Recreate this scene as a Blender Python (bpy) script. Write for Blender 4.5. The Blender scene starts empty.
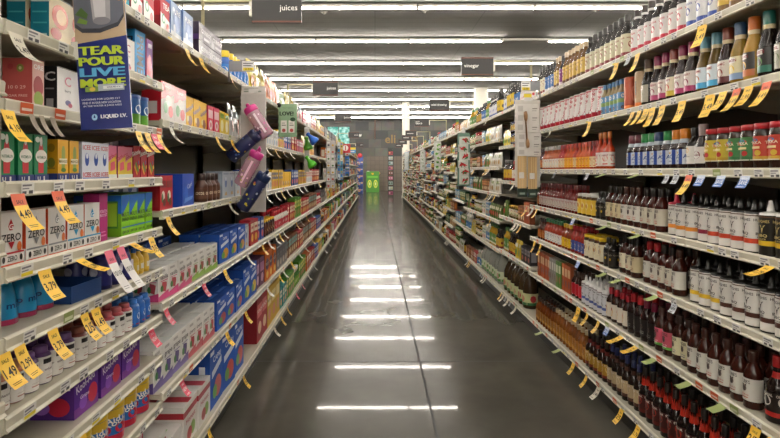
import bpy, math, random
from mathutils import Matrix, Vector, Euler
RND = random.Random(11)
SC = bpy.context.scene
COL = SC.collection
PI = math.pi
# ------------------------------------------------------------------ colours
def lin(c):
    if isinstance(c, str):
        c = c.lstrip('#'); c = [int(c[i:i+2], 16)/255 for i in (0, 2, 4)]
    return tuple(x/12.92 if x <= .04045 else ((x+.055)/1.055)**2.4 for x in c[:3])
CREAM = '#c9c4b2'; BLACK = '#15140f'; WHITE = '#e9e7e2'
# ------------------------------------------------------------------ materials
def mat_attr(name, rough, spec=.5, coat=0, metal=0, noise=.06, trans=0, bump=0):
    m = bpy.data.materials.new(name); m.use_nodes = True
    nt = m.node_tree; b = nt.nodes['Principled BSDF']
    at = nt.nodes.new('ShaderNodeAttribute'); at.attribute_name = 'Col'
    tc = nt.nodes.new('ShaderNodeTexCoord')
    nz = nt.nodes.new('ShaderNodeTexNoise'); nz.inputs['Scale'].default_value = 40
    nt.links.new(tc.outputs['Object'], nz.inputs['Vector'])
    mr = nt.nodes.new('ShaderNodeMapRange'); mr.inputs[3].default_value = 1-noise; mr.inputs[4].default_value = 1+noise
    nt.links.new(nz.outputs['Fac'], mr.inputs[0])
    mx = nt.nodes.new('ShaderNodeVectorMath'); mx.operation = 'SCALE'
    nt.links.new(at.outputs['Color'], mx.inputs[0]); nt.links.new(mr.outputs[0], mx.inputs['Scale'])
    nt.links.new(mx.outputs[0], b.inputs['Base Color'])
    b.inputs['Roughness'].default_value = rough; b.inputs['Metallic'].default_value = metal
    b.inputs['Specular IOR Level'].default_value = spec; b.inputs['Coat Weight'].default_value = coat
    b.inputs['Coat Roughness'].default_value = .05
    b.inputs['Transmission Weight'].default_value = trans
    if bump:
        bp = nt.nodes.new('ShaderNodeBump'); bp.inputs['Strength'].default_value = bump; bp.inputs['Distance'].default_value = .004
        nt.links.new(nz.outputs['Fac'], bp.inputs['Height']); nt.links.new(bp.outputs[0], b.inputs['Normal'])
    return m
PAPER, GLOSS, GLASS, METAL, CLEAR = range(5)
MATS = [mat_attr('printed_card', .5, .35), mat_attr('glossy_print', .28, .5), mat_attr('filled_glass', .06, .36),
        mat_attr('shelf_enamel', .42, .4, noise=.04), mat_attr('clear_plastic', .1, .5, trans=.6, noise=.02)]
def mat_emit(name, col, s):
    m = bpy.data.materials.new(name); m.use_nodes = True; nt = m.node_tree
    nt.nodes.clear(); e = nt.nodes.new('ShaderNodeEmission'); o = nt.nodes.new('ShaderNodeOutputMaterial')
    e.inputs[0].default_value = (*lin(col), 1); e.inputs[1].default_value = s
    nt.links.new(e.outputs[0], o.inputs[0]); return m
# ------------------------------------------------------------------ text outlines
_TX = {}
def text_geo(s, bold=False):
    k = (s, bold)
    if k not in _TX:
        c = bpy.data.curves.new('lettering', 'FONT'); c.body = s; c.size = 1; c.resolution_u = 2
        c.fill_mode = 'FRONT'
        if bold: c.offset = .016
        o = bpy.data.objects.new('lettering', c)
        m = bpy.data.meshes.new_from_object(o)
        vs = [(v.co.x, v.co.y) for v in m.vertices]; fs = [tuple(p.vertices) for p in m.polygons]
        bpy.data.objects.remove(o); bpy.data.curves.remove(c); bpy.data.meshes.remove(m)
        if not vs: vs = [(0, 0), (1, 1)]
        x0 = min(v[0] for v in vs); x1 = max(v[0] for v in vs); y0 = min(v[1] for v in vs); y1 = max(v[1] for v in vs)
        h = y1-y0 or 1
        vs = [((x-(x0+x1)/2)/h, (y-(y0+y1)/2)/h) for x, y in vs]
        _TX[k] = (vs, fs, (x1-x0)/h)
    return _TX[k]
# ------------------------------------------------------------------ mesh builder
class MB:
    def __init__(s): s.v = []; s.f = []; s.c = []; s.m = []; s.s = []
    def add(s, vs, fs, col, mat=PAPER, smooth=False):
        n = len(s.v); s.v += [tuple(v) for v in vs]
        c = lin(col) if isinstance(col, str) else col
        for f in fs:
            s.f.append(tuple(i+n for i in f)); s.c.append(c); s.m.append(mat); s.s.append(smooth)
    def box(s, x0, y0, z0, x1, y1, z1, col, mat=PAPER, cols=None):
        vs = [(x, y, z) for z in (z0, z1) for y in (y0, y1) for x in (x0, x1)]
        fs = [(0, 1, 5, 4), (1, 3, 7, 5), (3, 2, 6, 7), (2, 0, 4, 6), (4, 5, 7, 6), (2, 3, 1, 0)]  # front,+x,back,-x,top,bottom
        for i, f in enumerate(fs): s.add([vs[k] for k in f], [(0, 1, 2, 3)], (cols or {}).get(i, col), mat)
    def lathe(s, prof, n, col, mat=PAPER, smooth=True, cx=0, cy=0):
        rings = []; vs = []
        for r, z in prof:
            if r < 1e-6: rings.append([len(vs)]); vs.append((cx, cy, z))
            else:
                rings.append(list(range(len(vs), len(vs)+n)))
                vs += [(cx+r*math.sin(2*PI*i/n), cy-r*math.cos(2*PI*i/n), z) for i in range(n)]
        fs = []
        for a, b in zip(rings, rings[1:]):
            for i in range(n):
                j = (i+1) % n
                if len(a) == 1 and len(b) == 1: continue
                if len(a) == 1: fs.append((a[0], b[j], b[i]))
                elif len(b) == 1: fs.append((a[i], a[j], b[0]))
                else: fs.append((a[i], a[j], b[j], b[i]))
        s.add(vs, fs, col, mat, smooth)
    def shell(s, r, z0, z1, n, col, mat=GLOSS, a0=0, a1=2*PI):
        vs = []; k = n
        for i in range(k+1):
            a = a0+(a1-a0)*i/k
            vs += [(r*math.sin(a), -r*math.cos(a), z0), (r*math.sin(a), -r*math.cos(a), z1)]
        s.add(vs, [(2*i, 2*i+2, 2*i+3, 2*i+1) for i in range(k)], col, mat, True)
    def tube(s, pts, r, n, col, mat=METAL):
        pts = [Vector(p) for p in pts]; vs = []; fs = []
        for i, p in enumerate(pts):
            d = (pts[min(i+1, len(pts)-1)]-pts[max(i-1, 0)]).normalized()
            u = d.cross(Vector((0, 0, 1)) if abs(d.z) < .9 else Vector((1, 0, 0))).normalized(); w = d.cross(u)
            vs += [tuple(p+u*r*math.cos(2*PI*k/n)+w*r*math.sin(2*PI*k/n)) for k in range(n)]
        for i in range(len(pts)-1):
            for k in range(n): fs.append((i*n+k, i*n+(k+1) % n, (i+1)*n+(k+1) % n, (i+1)*n+k))
        fs += [tuple(range(n)), tuple(range((len(pts)-1)*n, len(pts)*n))]
        s.add(vs, fs, col, mat, True)
    def flat(s, fn, shape, k, mat=PAPER, detail=True):
        """a printed mark. fn(u, v, layer) -> point, u,v in metres from the panel centre/base"""
        t = shape[0]
        if t == 'r':
            _, u0, v0, u1, v1, col = shape
            n = 4
            us = [u0+(u1-u0)*i/n for i in range(n+1)]
            vs = [fn(u, v, k) for u in us for v in (v0, v1)]
            s.add(vs, [(2*i, 2*i+2, 2*i+3, 2*i+1) for i in range(n)], col, mat)
        elif t == 'e':
            _, cu, cv, ru, rv, col = shape
            n = 16 if detail else 8
            s.add([fn(cu+ru*math.cos(2*PI*i/n), cv+rv*math.sin(2*PI*i/n), k) for i in range(n)], [tuple(range(n))], col, mat)
        elif t == 'p':
            _, pts, col = shape
            s.add([fn(u, v, k) for u, v in pts], [tuple(range(len(pts)))], col, mat)
        elif t == 't' and detail:
            _, txt, cu, cv, hgt, col = shape[:6]; opt = shape[6] if len(shape) > 6 else {}
            vs, fs, wr = text_geo(txt, opt.get('b', True))
            sx = sy = hgt
            if opt.get('w'): sx = min(hgt*1.3, opt['w']/wr)
            a = math.radians(opt.get('rot', 0)); ca, sa = math.cos(a), math.sin(a)
            s.add([fn(cu+x*sx*ca-y*sy*sa, cv+x*sx*sa+y*sy*ca, k) for x, y in vs], fs, col, mat)
    def xf(s, M):
        s.v = [tuple(M @ Vector(v)) for v in s.v]; return s
    def join(s, o, M=None):
        n = len(s.v)
        s.v += [tuple(M @ Vector(v)) for v in o.v] if M else o.v
        s.f += [tuple(i+n for i in f) for f in o.f]; s.c += o.c; s.m += o.m; s.s += o.s
    def mesh(s, name, mats=None):
        me = bpy.data.meshes.new(name); me.from_pydata(s.v, [], s.f)
        for m in (mats or MATS): me.materials.append(m)
        me.polygons.foreach_set('material_index', s.m); me.polygons.foreach_set('use_smooth', s.s)
        ca = me.color_attributes.new('Col', 'FLOAT_COLOR', 'CORNER'); buf = []
        for p, c in zip(me.polygons, s.c): buf += [c[0], c[1], c[2], 1.0]*p.loop_total
        ca.data.foreach_set('color', buf); me.update(); return me
def ob(name, data, parent=None, M=None):
    o = bpy.data.objects.new(name, data); COL.objects.link(o)
    if M is not None: o.matrix_local = M
    if parent: o.parent = parent
    return o
def tag(o, label, cat, group=None, kind=None):
    if label: o['label'] = label
    if cat: o['category'] = cat
    if group: o['group'] = group
    if kind: o['kind'] = kind
    return o
ONES = ('zeroth first second third fourth fifth sixth seventh eighth ninth tenth eleventh twelfth thirteenth fourteenth fifteenth sixteenth '
        'seventeenth eighteenth nineteenth twentieth').split()
def ordw(n):
    if n <= 20: return ONES[n]
    t, u = divmod(n, 10)
    return (['', '', 'twenty', 'thirty', 'forty', 'fifty'][t]+'-'+ONES[u]) if u else ['', '', 'twentieth', 'thirtieth', 'fortieth', 'fiftieth'][t]
# ------------------------------------------------------------------ layout constants
F = 550.0; VX, VY = 375.0, 170.0; CH = 1.45
XL, XR = -.85, 1.376            # aisle faces of the two shelf runs
ENDY = 27.9; BACKY = 38.3; CEIL = 4.97
def YL(px): return .87*F/(VX-px)
def YR(px): return 1.396*F/(px-VX)
def W(px, py, y): return Vector(((px-VX)*y/F, y, CH-(py-VY)*y/F))
LAMP = 114.0; EXPO = 0.0
# ------------------------------------------------------------------ product prototypes
P = {}
class Pr: pass
def reg(key, kind, cat, desc, w, d, h, build, names):
    """build(lod) -> list of MB, one per part; names: part names (None = the thing's own mesh)"""
    p = Pr(); p.key, p.kind, p.cat, p.desc, p.w, p.d, p.h, p.build, p.names = key, kind, cat, desc, w, d, h, build, names
    p.parts = p.lod = None; P[key] = p
def parts_of(p):
    if p.parts is None: p.parts = [(n, mb.mesh(p.kind if n is None else n)) for n, mb in zip(p.names, p.build(False)) if mb.v]
    return p.parts
def lodmb(p):
    if p.lod is None:
        m = MB()
        for x in p.build(True): m.join(x)
        p.lod = m
    return p.lod
def lodmesh(p):
    if not hasattr(p, 'lm'): p.lm = lodmb(p).mesh(p.kind)
    return p.lm
def face(kind, w, d, h):
    e = .0004
    if kind == 'front': return lambda u, v, k: ((u-.5)*w, -d/2-e*(k+1), v*h)
    if kind == 'right': return lambda u, v, k: (w/2+e*(k+1), (u-.5)*d, v*h)
    if kind == 'left': return lambda u, v, k: (-w/2-e*(k+1), (.5-u)*d, v*h)
    return lambda u, v, k: ((u-.5)*w, (v-.5)*d, h+e*(k+1))
def decal(mb, side, w, d, h, shapes, detail, mat=GLOSS):
    fw = w if side in ('front', 'top') else d; fh = h if side != 'top' else d
    fn0 = face(side, w, d, h)
    for i, sh in enumerate(shapes):
        if sh[0] == 't':   # size given as a share of the panel height, width limit as a share of its width
            o = dict(sh[6]) if len(sh) > 6 else {}
            o['w'] = o.get('w', .84)*(fw if not o.get('rot') else fh)
            sh = ('t', sh[1], (sh[2]-.5)*fw, (sh[3]-.5)*fh, sh[4]*fh, sh[5], o)
            mb.flat(lambda u, v, k: fn0(u/fw+.5, v/fh+.5, k), sh, i, mat, detail)
        else: mb.flat(fn0, sh, i, mat, detail)
def Box(key, kind, cat, desc, w, d, h, col, fd=(), sd=(), td=(), side=None, top=None, tray=None, mat=PAPER, flaps=True):
    side = side or col; top = top or side
    def build(lod):
        m = MB(); m.box(-w/2, -d/2, 0, w/2, d/2, h, side, mat, {0: col, 4: top})
        if not lod and flaps:     # folded lid edge
            m.box(-w/2-.0006, -d/2-.0006, h-.0022, w/2+.0006, d/2+.0006, h-.0008, top, mat)
        decal(m, 'front', w, d, h, fd, not lod); decal(m, 'left', w, d, h, sd, not lod); decal(m, 'right', w, d, h, sd, not lod)
        decal(m, 'top', w, d, h, td, not lod)
        out = [m]
        if tray:
            tcol, tsh, tw = tray; t = MB(); th = h*tw; g = .0025
            t.box(-w/2-g, -d/2-g, 0, w/2+g, -d/2-.0015, th, tcol); t.box(-w/2-g, -d/2, 0, -w/2-.0015, d/2, th, tcol); t.box(w/2+.0015, -d/2, 0, w/2+g, d/2, th, tcol)
            decal(t, 'front', w+2*g, d+2*g, th, tsh, not lod); out.append(t)
        return out
    reg(key, kind, cat, desc, w+.004+(.005 if tray else 0), d+.006, h, build, [None, 'display_tray'] if tray else [None])
SHAPE = {
 'bbq': ([(0, 0), (.9, 0), (1, .02), (1, .56), (.96, .62), (.72, .71), (.46, .78), (.41, .83)], [(.45, .80), (.47, .815), (.47, .975), (.42, 1), (0, 1)]),
 'dress': ([(0, 0), (.92, 0), (1, .02), (.97, .2), (1, .44), (.94, .53), (.68, .66), (.5, .74), (.48, .78)], [(.53, .745), (.55, .76), (.56, .985), (.52, 1), (0, 1)]),
 'wide': ([(0, 0), (.92, 0), (1, .02), (1, .52), (.95, .6), (.7, .7), (.62, .74), (.6, .78)], [(.66, .76), (.68, .775), (.68, .985), (.63, 1), (0, 1)]),
 'jar': ([(0, 0), (.9, 0), (1, .03), (1, .78), (.92, .86), (.86, .89)], [(.9, .87), (.93, .875), (.93, .985), (.88, 1), (0, 1)]),
 'squeeze': ([(0, 0), (.93, 0), (1, .02), (1, .70), (.97, .735)], [(1.0, .73), (1.0, .755), (.9, .775), (.42, .79), (.34, .81), (.3, .86), (.17, .99), (0, 1)]),
 'woozy': ([(0, 0), (.9, 0), (1, .02), (1, .5), (.9, .57), (.47, .67), (.36, .74), (.35, .84)], [(.42, .83), (.43, .845), (.41, .985), (.36, 1), (0, 1)]),
 'slim': ([(0, 0), (.9, 0), (1, .02), (1, .58), (.85, .66), (.5, .74), (.42, .8), (.42, .86)], [(.5, .85), (.5, .985), (.45, 1), (0, 1)]),
 'tube': ([(0, .0), (.95, 0), (.97, .12), (1, .13), (1, .93), (.93, .97)], [(.95, .965), (.95, .985), (.88, 1), (0, 1)]),
 'tott': ([(0, 0), (.96, 0), (1, .012), (1, .145), (.97, .155), (.97, .16)], [(.97, .16), (1, .17), (1, .93), (.9, .985), (.8, 1), (0, 1)]),
 'jug': ([(0, 0), (.9, 0), (1, .03), (.98, .3), (1, .5), (.95, .62), (.7, .78), (.36, .9), (.26, .92), (.26, .94)], [(.31, .93), (.32, .94), (.32, .99), (.28, 1), (0, 1)]),
 'can': ([(0, .01), (.93, 0), (1, .015), (1, .96), (.95, .985)], [(.95, .985), (.97, .985), (.97, 1), (.9, 1), (.88, .99), (0, .99)]),
 'canister': ([(0, 0), (.98, 0), (1, .01), (1, .88)], [(1.04, .87), (1.05, .88), (1.05, .985), (1.0, 1), (0, 1)]),
 'drop': ([(0, 0), (.85, 0), (1, .04), (1, .18), (.93, .42), (.8, .66), (.66, .84), (.6, .86)], [(.62, .85), (.62, .93), (.5, .985), (.3, 1), (0, 1)]),
 'mini': ([(0, 0), (.9, 0), (1, .03), (1, .72), (.9, .79), (.62, .84)], [(.66, .82), (.68, .84), (.66, .97), (.56, 1), (0, 1)]),
}
def Bot(key, kind, cat, desc, shape, r, h, body, cap, labels=(), marks=(), mat=GLASS, neck=None, capmat=GLOSS, capnm='cap', gap=.006, arc=None, flame=False):
    pb, pc = SHAPE[shape]
    def build(lod):
        n = 10 if lod else 24
        b = MB(); b.lathe([(a*r, z*h) for a, z in pb], n, body, mat)
        c = MB(); c.lathe([(a*r, z*h) for a, z in pc], n, cap, capmat)
        l = MB()
        for i, (z0, z1, col) in enumerate(labels): l.shell(r*1.004+.0005*(i+1), z0*h, z1*h, n, col, GLOSS, -arc if arc else 0, arc if arc else 2*PI)
        fn = lambda u, v, k: ((r*1.004+.0005*(len(labels)+1)+.0004*k)*math.sin(u/r), -(r*1.004+.0005*(len(labels)+1)+.0004*k)*math.cos(u/r), v)
        for i, sh in enumerate(marks):      # u in radii, v in share of height; the camera sees the flank, so marks repeat round the label
            if lod and sh[0] != 'r' and sh[0] != 'e': continue
            for off in ((0,) if arc else (-1.57, 0, 1.57)):
                t = list(sh)
                if t[0] == 'r': t = ['r', t[1]*r+off*r, t[2]*h, t[3]*r+off*r, t[4]*h, t[5]]
                elif t[0] == 'e': t = ['e', t[1]*r+off*r, t[2]*h, t[3]*r, t[4]*h, t[5]]
                elif t[0] == 'p': t = ['p', [(x*r+off*r, y*h) for x, y in t[1]], t[2]]
                elif t[0] == 't':
                    o = dict(t[6]) if len(t) > 6 else {}
                    o['w'] = o.get('w', 1.3)*(r if not o.get('rot') else 10)
                    t = ['t', t[1], t[2]*r+off*r, t[3]*h, t[4]*h, t[5], o]
                l.flat(fn, tuple(t), i, GLOSS, not lod)
        k = MB()
        if neck:
            z0, z1, f0, f1, col = neck
            k.lathe([(f0*r, z0*h), (f1*r, z1*h)], n, col, GLOSS)
            if flame:
                q = lambda i, f, z: ((f*r+.001)*math.sin(2*PI*i/n), -(f*r+.001)*math.cos(2*PI*i/n), z*h)
                for i in range(n):
                    ta, tb = [(.70, .80, .73, .84)[j % 4] for j in (i, i+1)]
                    k.add([q(i, .60, .615), q(i+1, .60, .615), q(i+1, .43, tb), q(i, .43, ta)], [(0, 1, 2, 3)], '#b8301f', GLOSS)
        return [b, c, l, k]
    reg(key, kind, cat, desc, 2*r+gap, 2*r+.004, h, build, [None, capnm, 'label', 'neck_sleeve'])
def Multi(key, kind, cat, desc, w, d, h, nx, ny, cell, top='#e4e4e2'):
    """shrink wrapped pack of little cartons: cell(i) -> decals for one carton front"""
    def build(lod):
        m = MB(); cw = w/nx; cd = d/ny
        for i in range(nx):
            for j in range(ny):
                col, fd = cell(i)
                x0 = -w/2+i*cw; y0 = -d/2+j*cd
                m.box(x0+.0015, y0+.0015, 0, x0+cw-.0015, y0+cd-.0015, h, col, GLOSS, {4: top})
                if j == 0:
                    t = MB(); decal(t, 'front', cw, cd, h, fd, not lod); m.join(t, Matrix.Translation((x0+cw/2, y0+cd/2, 0)))
                if i in (0, nx-1) and not lod:
                    t = MB(); decal(t, 'left' if i == 0 else 'right', cw, cd, h, fd, True); m.join(t, Matrix.Translation((x0+cw/2+(0 if i == 0 else 0), y0+cd/2, 0)))
        return [m]
    reg(key, kind, cat, desc, w+.006, d+.006, h, build, [None])
# ================================================================== left side: drink mixes and juice packs
Box('teal', 'drink_mix_box', 'drink mix', 'teal drink mix box with fruit picture', .105, .05, .135, '#e9d9b8',
    [('e', .5, .62, .38, .25, '#c8503a'), ('e', .55, .62, .24, .16, '#f0c9a0'), ('e', .3, .25, .25, .12, '#b83a34'), ('r', 0, 0, 1, .08, '#157a8c')],
    [('r', 0, .84, 1, 1, '#cfd3d2'), ('r', .1, .62, .9, .65, '#4aa0ac'), ('r', .15, .4, .9, .43, '#4aa0ac'), ('r', .1, .05, .9, .2, '#bcd3d4'), ('t', '30 STICKS', .5, .12, .06, '#157a8c')], side='#0f6f84')
Box('kiwi', 'drink_mix_box', 'drink mix', 'coral drink mix box showing kiwi and berries', .05, .078, .13, '#e7b8ae',
    [('e', .5, .45, .42, .22, '#b04a4e'), ('e', .5, .2, .4, .16, '#9ab04a'), ('t', 'ORE', .5, .84, .1, '#ffffff')],
    [('e', .6, .8, .12, .08, '#86923e'), ('e', .6, .8, .05, .035, '#e6e3b0'), ('e', .28, .83, .1, .06, '#b03840'), ('t', '10 0 29', .5, .42, .07, '#e6b8b0'), ('t', 'SUGAR FREE', .45, .25, .05, '#e6b8b0')], side='#bb5350')
Box('carbon', 'drink_mix_box', 'drink mix', 'black drink mix box with white crescent', .06, .06, .13, '#1b1b1d',
    [('t', 'C', .5, .78, .22, '#f2f2f2'), ('t', 'FLAVOR', .5, .55, .05, '#dddddd'), ('r', .3, .1, .7, .3, '#b8b8b8')], [('t', 'C', .5, .78, .22, '#dddddd'), ('r', .3, .12, .7, .3, '#999999')])
Box('crescent', 'drink_mix_box', 'drink mix', 'white drink mix box with pink crescent', .105, .04, .13, '#e8e6e4',
    [('t', 'C', .5, .72, .22, '#b04464'), ('t', 'berry', .5, .5, .08, '#555555'), ('e', .5, .25, .14, .06, '#4a4a88'), ('e', .6, .2, .1, .05, '#b0405a')], [('t', 'C', .5, .78, .2, '#dddddd'), ('r', .25, .12, .75, .3, '#a0a0a0'), ('r', .2, .5, .8, .53, '#888888')], side='#1b1b1d')
Box('melon', 'drink_mix_box', 'drink mix', 'green drink mix box with red watermelon bottle', .056, .036, .125, '#157a4a',
    [('p', [(.3, .2), (.7, .2), (.72, .6), (.62, .8), (.38, .8), (.28, .6)], '#c93c44'), ('e', .5, .86, .1, .1, '#e8e6e0'), ('e', .5, .55, .44, .14, '#f2efe8'), ('t', 'WATERMELON', .5, .53, .06, '#1b6a3e', {'w': .7}), ('e', .2, .9, .18, .06, '#dfe8df')],
    [('r', .1, .3, .9, .8, '#0f6a3e')], side='#0e6b40', tray=('#27336f', [('t', 'U', .3, .5, .5, '#e8e6e0'), ('r', .6, .2, .7, .8, '#d8d8d8')], .17))
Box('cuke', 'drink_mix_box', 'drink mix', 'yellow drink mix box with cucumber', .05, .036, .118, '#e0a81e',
    [('p', [(.35, .3), (.7, .3), (.7, .75), (.6, .85), (.45, .85), (.35, .75)], '#8fa048'), ('r', .12, .42, .85, .55, '#f0ead0'), ('t', 'MANGO', .5, .485, .07, '#7a6a10'), ('e', .5, .28, .25, .05, '#4e7c2a')],
    [('e', .5, .8, .28, .1, '#8c6a14'), ('e', .5, .45, .3, .12, '#6e6a24'), ('r', .2, .3, .8, .34, '#8c6a14')], side='#c58f16', tray=('#27336f', [('t', 'U', .3, .5, .5, '#e8e6e0'), ('r', .6, .2, .7, .8, '#d8d8d8')], .2))
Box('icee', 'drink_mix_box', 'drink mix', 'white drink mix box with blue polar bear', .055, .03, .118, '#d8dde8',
    [('t', 'ICEE', .5, .86, .12, '#c83a4a'), ('e', .5, .55, .22, .17, '#3a5ab0'), ('e', .5, .64, .12, .07, '#e8ecf4'), ('t', 'ICEE', .5, .16, .12, '#c83a4a'), ('r', 0, 0, 1, .08, '#4a6ab8')], [('r', .2, .2, .8, .8, '#9fb0d0')], side='#b8c2d8')
Box('burst', 'drink_mix_box', 'drink mix', 'pink and yellow fruit candy drink mix box', .058, .034, .115, '#e6c83e',
    [('p', [(0, .5), (1, .75), (1, 1), (0, 1)], '#d87a9a'), ('t', 'Starburst', .5, .7, .13, '#c02848', {'rot': 14}), ('p', [(.2, .25), (.8, .3), (.75, .55), (.25, .5)], '#e85a70'), ('r', .0, 0, 1, .16, '#e8f0e8')],
    [('r', .1, .1, .9, .9, '#a8587e')], side='#a04e78')
Box('skittle', 'drink_mix_box', 'drink mix', 'red rainbow candy drink mix box', .056, .034, .122, '#b81e2e',
    [('t', 'Skittles', .5, .8, .13, '#f4f0ea', {'rot': 12}), ('p', [(.1, .35), (.5, .1), (.6, .16), (.2, .45)], '#e8a020'), ('p', [(.25, .45), (.65, .18), (.75, .26), (.35, .54)], '#4a9a3a'), ('e', .7, .5, .1, .06, '#6a2a7a'), ('e', .82, .36, .1, .06, '#e0c020')],
    [('r', .15, .1, .85, .9, '#981626')], side='#96182a')
def gz(key, desc, hue, txt):
    Box(key, 'sports_drink_box', 'drink mix', desc, .085, .05, .128, '#dcdad6',
        [('p', [(.5, .88), (.62, .74), (.56, .66), (.44, .66), (.38, .74)], hue), ('t', 'G', .5, .73, .1, '#f4f4f4'), ('t', 'ZERO', .5, .52, .15, '#1c1c1e'), ('p', [(.36, .44), (.64, .44), (.5, .3)], hue), ('e', .84, .33, .1, .1, '#d8743a')],
        [('r', 0, 0, 1, 1, '#c84a22')], side='#c84a22', top='#e0dedb', tray=('#e2e0dc', [('r', 0, 0, 1, .12, '#d0522a'), ('r', 0, .86, 1, 1, hue), ('t', 'ZERO', .5, .5, .42, '#1c1c1e', {'w': .4}), ('e', .15, .5, .06, .25, '#1c1c1e'), ('e', .85, .5, .06, .25, '#1c1c1e')], .25))
gz('zero_r', 'white sports drink box with red emblem', '#c02a34', 'ZERO'); gz('zero_g', 'white sports drink box with grey emblem', '#8a8c90', 'ZERO'); gz('zero_b', 'white sports drink box with blue emblem', '#2f9acb', 'ZERO')
Box('magenta', 'drink_mix_box', 'drink mix', 'tall magenta drink mix box', .06, .05, .155, '#b02a74', [('t', 'HYDRATION', .5, .62, .07, '#f0d0e2'), ('t', 'BOOST', .5, .54, .06, '#f0d0e2'), ('r', .2, .1, .8, .13, '#e07ab0'), ('r', .2, .18, .7, .2, '#e07ab0')])
Box('lime', 'drink_mix_box', 'drink mix', 'lime green and blue drink mix box', .064, .075, .145, '#84c41e',
    [('p', [(0, .48), (1, .85), (1, 1), (0, 1)], '#1f6ac0'), ('t', 'MULTI', .5, .52, .1, '#143a20'), ('t', 'ENERGY', .5, .4, .09, '#143a20'), ('r', 0, .2, 1, .23, '#2a72b8'), ('t', 'LEMON LIME', .5, .1, .07, '#123a12')],
    [('r', 0, .55, 1, 1, '#1f62b0'), ('r', .15, .2, .85, .85, '#3a7a28'), ('r', .2, .25, .8, .8, '#9ac83a')], side='#6a9c1c')
Bot('mio', 'water_enhancer_bottle', 'drink mix', 'blue drop shaped water enhancer bottle', 'drop', .037, .115, '#1f8cc0', '#2a9ccc', [(.0, .12, '#8a2048')], [('t', 'mio', 0, .42, .14, '#122a6a')], mat=GLOSS)
Bot('mioP', 'water_enhancer_bottle', 'drink mix', 'indigo drop shaped water enhancer bottle', 'drop', .036, .115, '#2c2e78', '#3a3e96', [(.0, .1, '#1c1c50')], [('e', 0, .5, .4, .13, '#c8c8dc')], mat=GLOSS)
Bot('mini_y', 'water_enhancer_bottle', 'drink mix', 'small yellow water flavour bottle', 'slim', .019, .10, '#d8b03a', '#2f6ab0', [(.1, .5, '#e0c050')], [('r', -.5, .2, .5, .4, '#f0eee0')], mat=GLOSS)
Bot('mini_p', 'water_enhancer_bottle', 'drink mix', 'small pink water flavour bottle', 'slim', .019, .10, '#d86078', '#e8e6e4', [(.1, .5, '#e07a88')], [('r', -.5, .2, .5, .4, '#f0eee0')], mat=GLOSS)
for k, c, c2, dn in (('purple', '#4a2a62', '#6a4a86', 'purple'), ('brown', '#7a3a34', '#94584a', 'brown'), ('peach', '#b06a4a', '#c08a66', 'peach'), ('rose', '#a03a44', '#b86064', 'rose')):
    Bot('enh_'+k, 'water_enhancer_bottle', 'drink mix', f'white labelled water enhancer bottle, {dn} top', 'mini', .027, .1, c, c2, [(.03, .74, '#e6e3de')], [('r', -.75, .55, .2, .68, '#1c1a1e'), ('t', 'enhancer', 0, .4, .07, '#6a5a5a'), ('r', -.5, .14, .3, .17, '#b88a80'), ('r', -.5, .22, .5, .24, '#cfcac4')], mat=GLOSS)
Bot('bluecan', 'water_enhancer_bottle', 'drink mix', 'blue water enhancer bottle on red tray', 'mini', .024, .1, '#2a62b0', '#3a78c8', [(.1, .6, '#2f6cc0')], [('e', 0, .4, .4, .12, '#e0e4ec'), ('r', -.6, .1, .6, .14, '#c02838')], mat=GLOSS)
Box('coolbox', 'drink_mix_box', 'drink mix', 'purple drink pouch box with red cartoonless splash', .14, .13, .126, '#5a2a90',
    [('r', .0, .0, 1, .22, '#7a2a96'), ('t', 'Kool-Aid', .45, .72, .2, '#f0eaf4', {'rot': 10}), ('e', .75, .35, .2, .24, '#c02440'), ('e', .35, .28, .16, .16, '#8a4ac0'), ('t', 'Grape', .4, .42, .12, '#e8d8f4')],
    [('t', 'Kool-Aid', .5, .72, .17, '#f0eaf4', {'rot': 8}), ('e', .65, .3, .26, .22, '#b8203c'), ('e', .25, .28, .2, .16, '#9060c0')], side='#4a2278', top='#3a1a60')
P['coolbox'].desc = 'purple drink pouch box with red splash'
Bot('koolcan', 'drink_mix_canister', 'drink mix', 'blue drink powder canister with yellow lid', 'canister', .05, .128, '#2462a8', '#e2c030',
    [(.02, .86, '#2a6cb4'), (.02, .2, '#b02038'), (.64, .86, '#dcb83a')], [('t', 'Kool-Aid', 0, .55, .16, '#f2f0ea', {'rot': 8, 'w': 1.4}), ('e', -.2, .36, .42, .13, '#c02440'), ('e', .3, .34, .4, .12, '#b81e3a')], mat=GLOSS, capnm='lid')
Box('prime', 'drink_mix_box', 'drink mix', 'tall light blue hydration drink mix box', .085, .06, .18, '#2f96d8', [('t', 'PRIME', .5, .5, .3, '#10233c', {'rot': -90, 'w': .8}), ('r', 0, 0, 1, .12, '#1a2a3c')], [('t', 'PRIME', .5, .5, .25, '#10233c', {'rot': -90, 'w': .7}), ('r', 0, 0, 1, .12, '#1a2a3c')], side='#2a8acb')
Box('pitaya', 'drink_mix_box', 'drink mix', 'tall purple and pink drink mix box', .055, .05, .165, '#7a3a8c', [('p', [(0, 0), (1, 0), (1, .3), (0, .6)], '#c83a5c'), ('e', .5, .45, .3, .2, '#e05a80'), ('p', [(0, 0), (1, 0), (1, .1), (0, .16)], '#4aa89a'), ('r', .2, .8, .8, .9, '#e8e0ea')], [('r', 0, 0, 1, .3, '#c04a70')], side='#d06a8a')
Box('redgreen', 'drink_mix_box', 'drink mix', 'red and white tea mix box, green roundel', .1, .07, .15, '#c3202f', [('p', [(0, 0), (1, 0), (1, .45), (0, .6)], '#ece6e2'), ('e', .32, .45, .18, .14, '#2f8a5a'), ('e', .32, .45, .12, .09, '#e0eadf'), ('t', 'TEA', .6, .8, .16, '#f4eeea'), ('e', .75, .25, .16, .12, '#d84a4a')], [('r', 0, 0, 1, .5, '#7a1a22')], side='#a81c2a')
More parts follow.
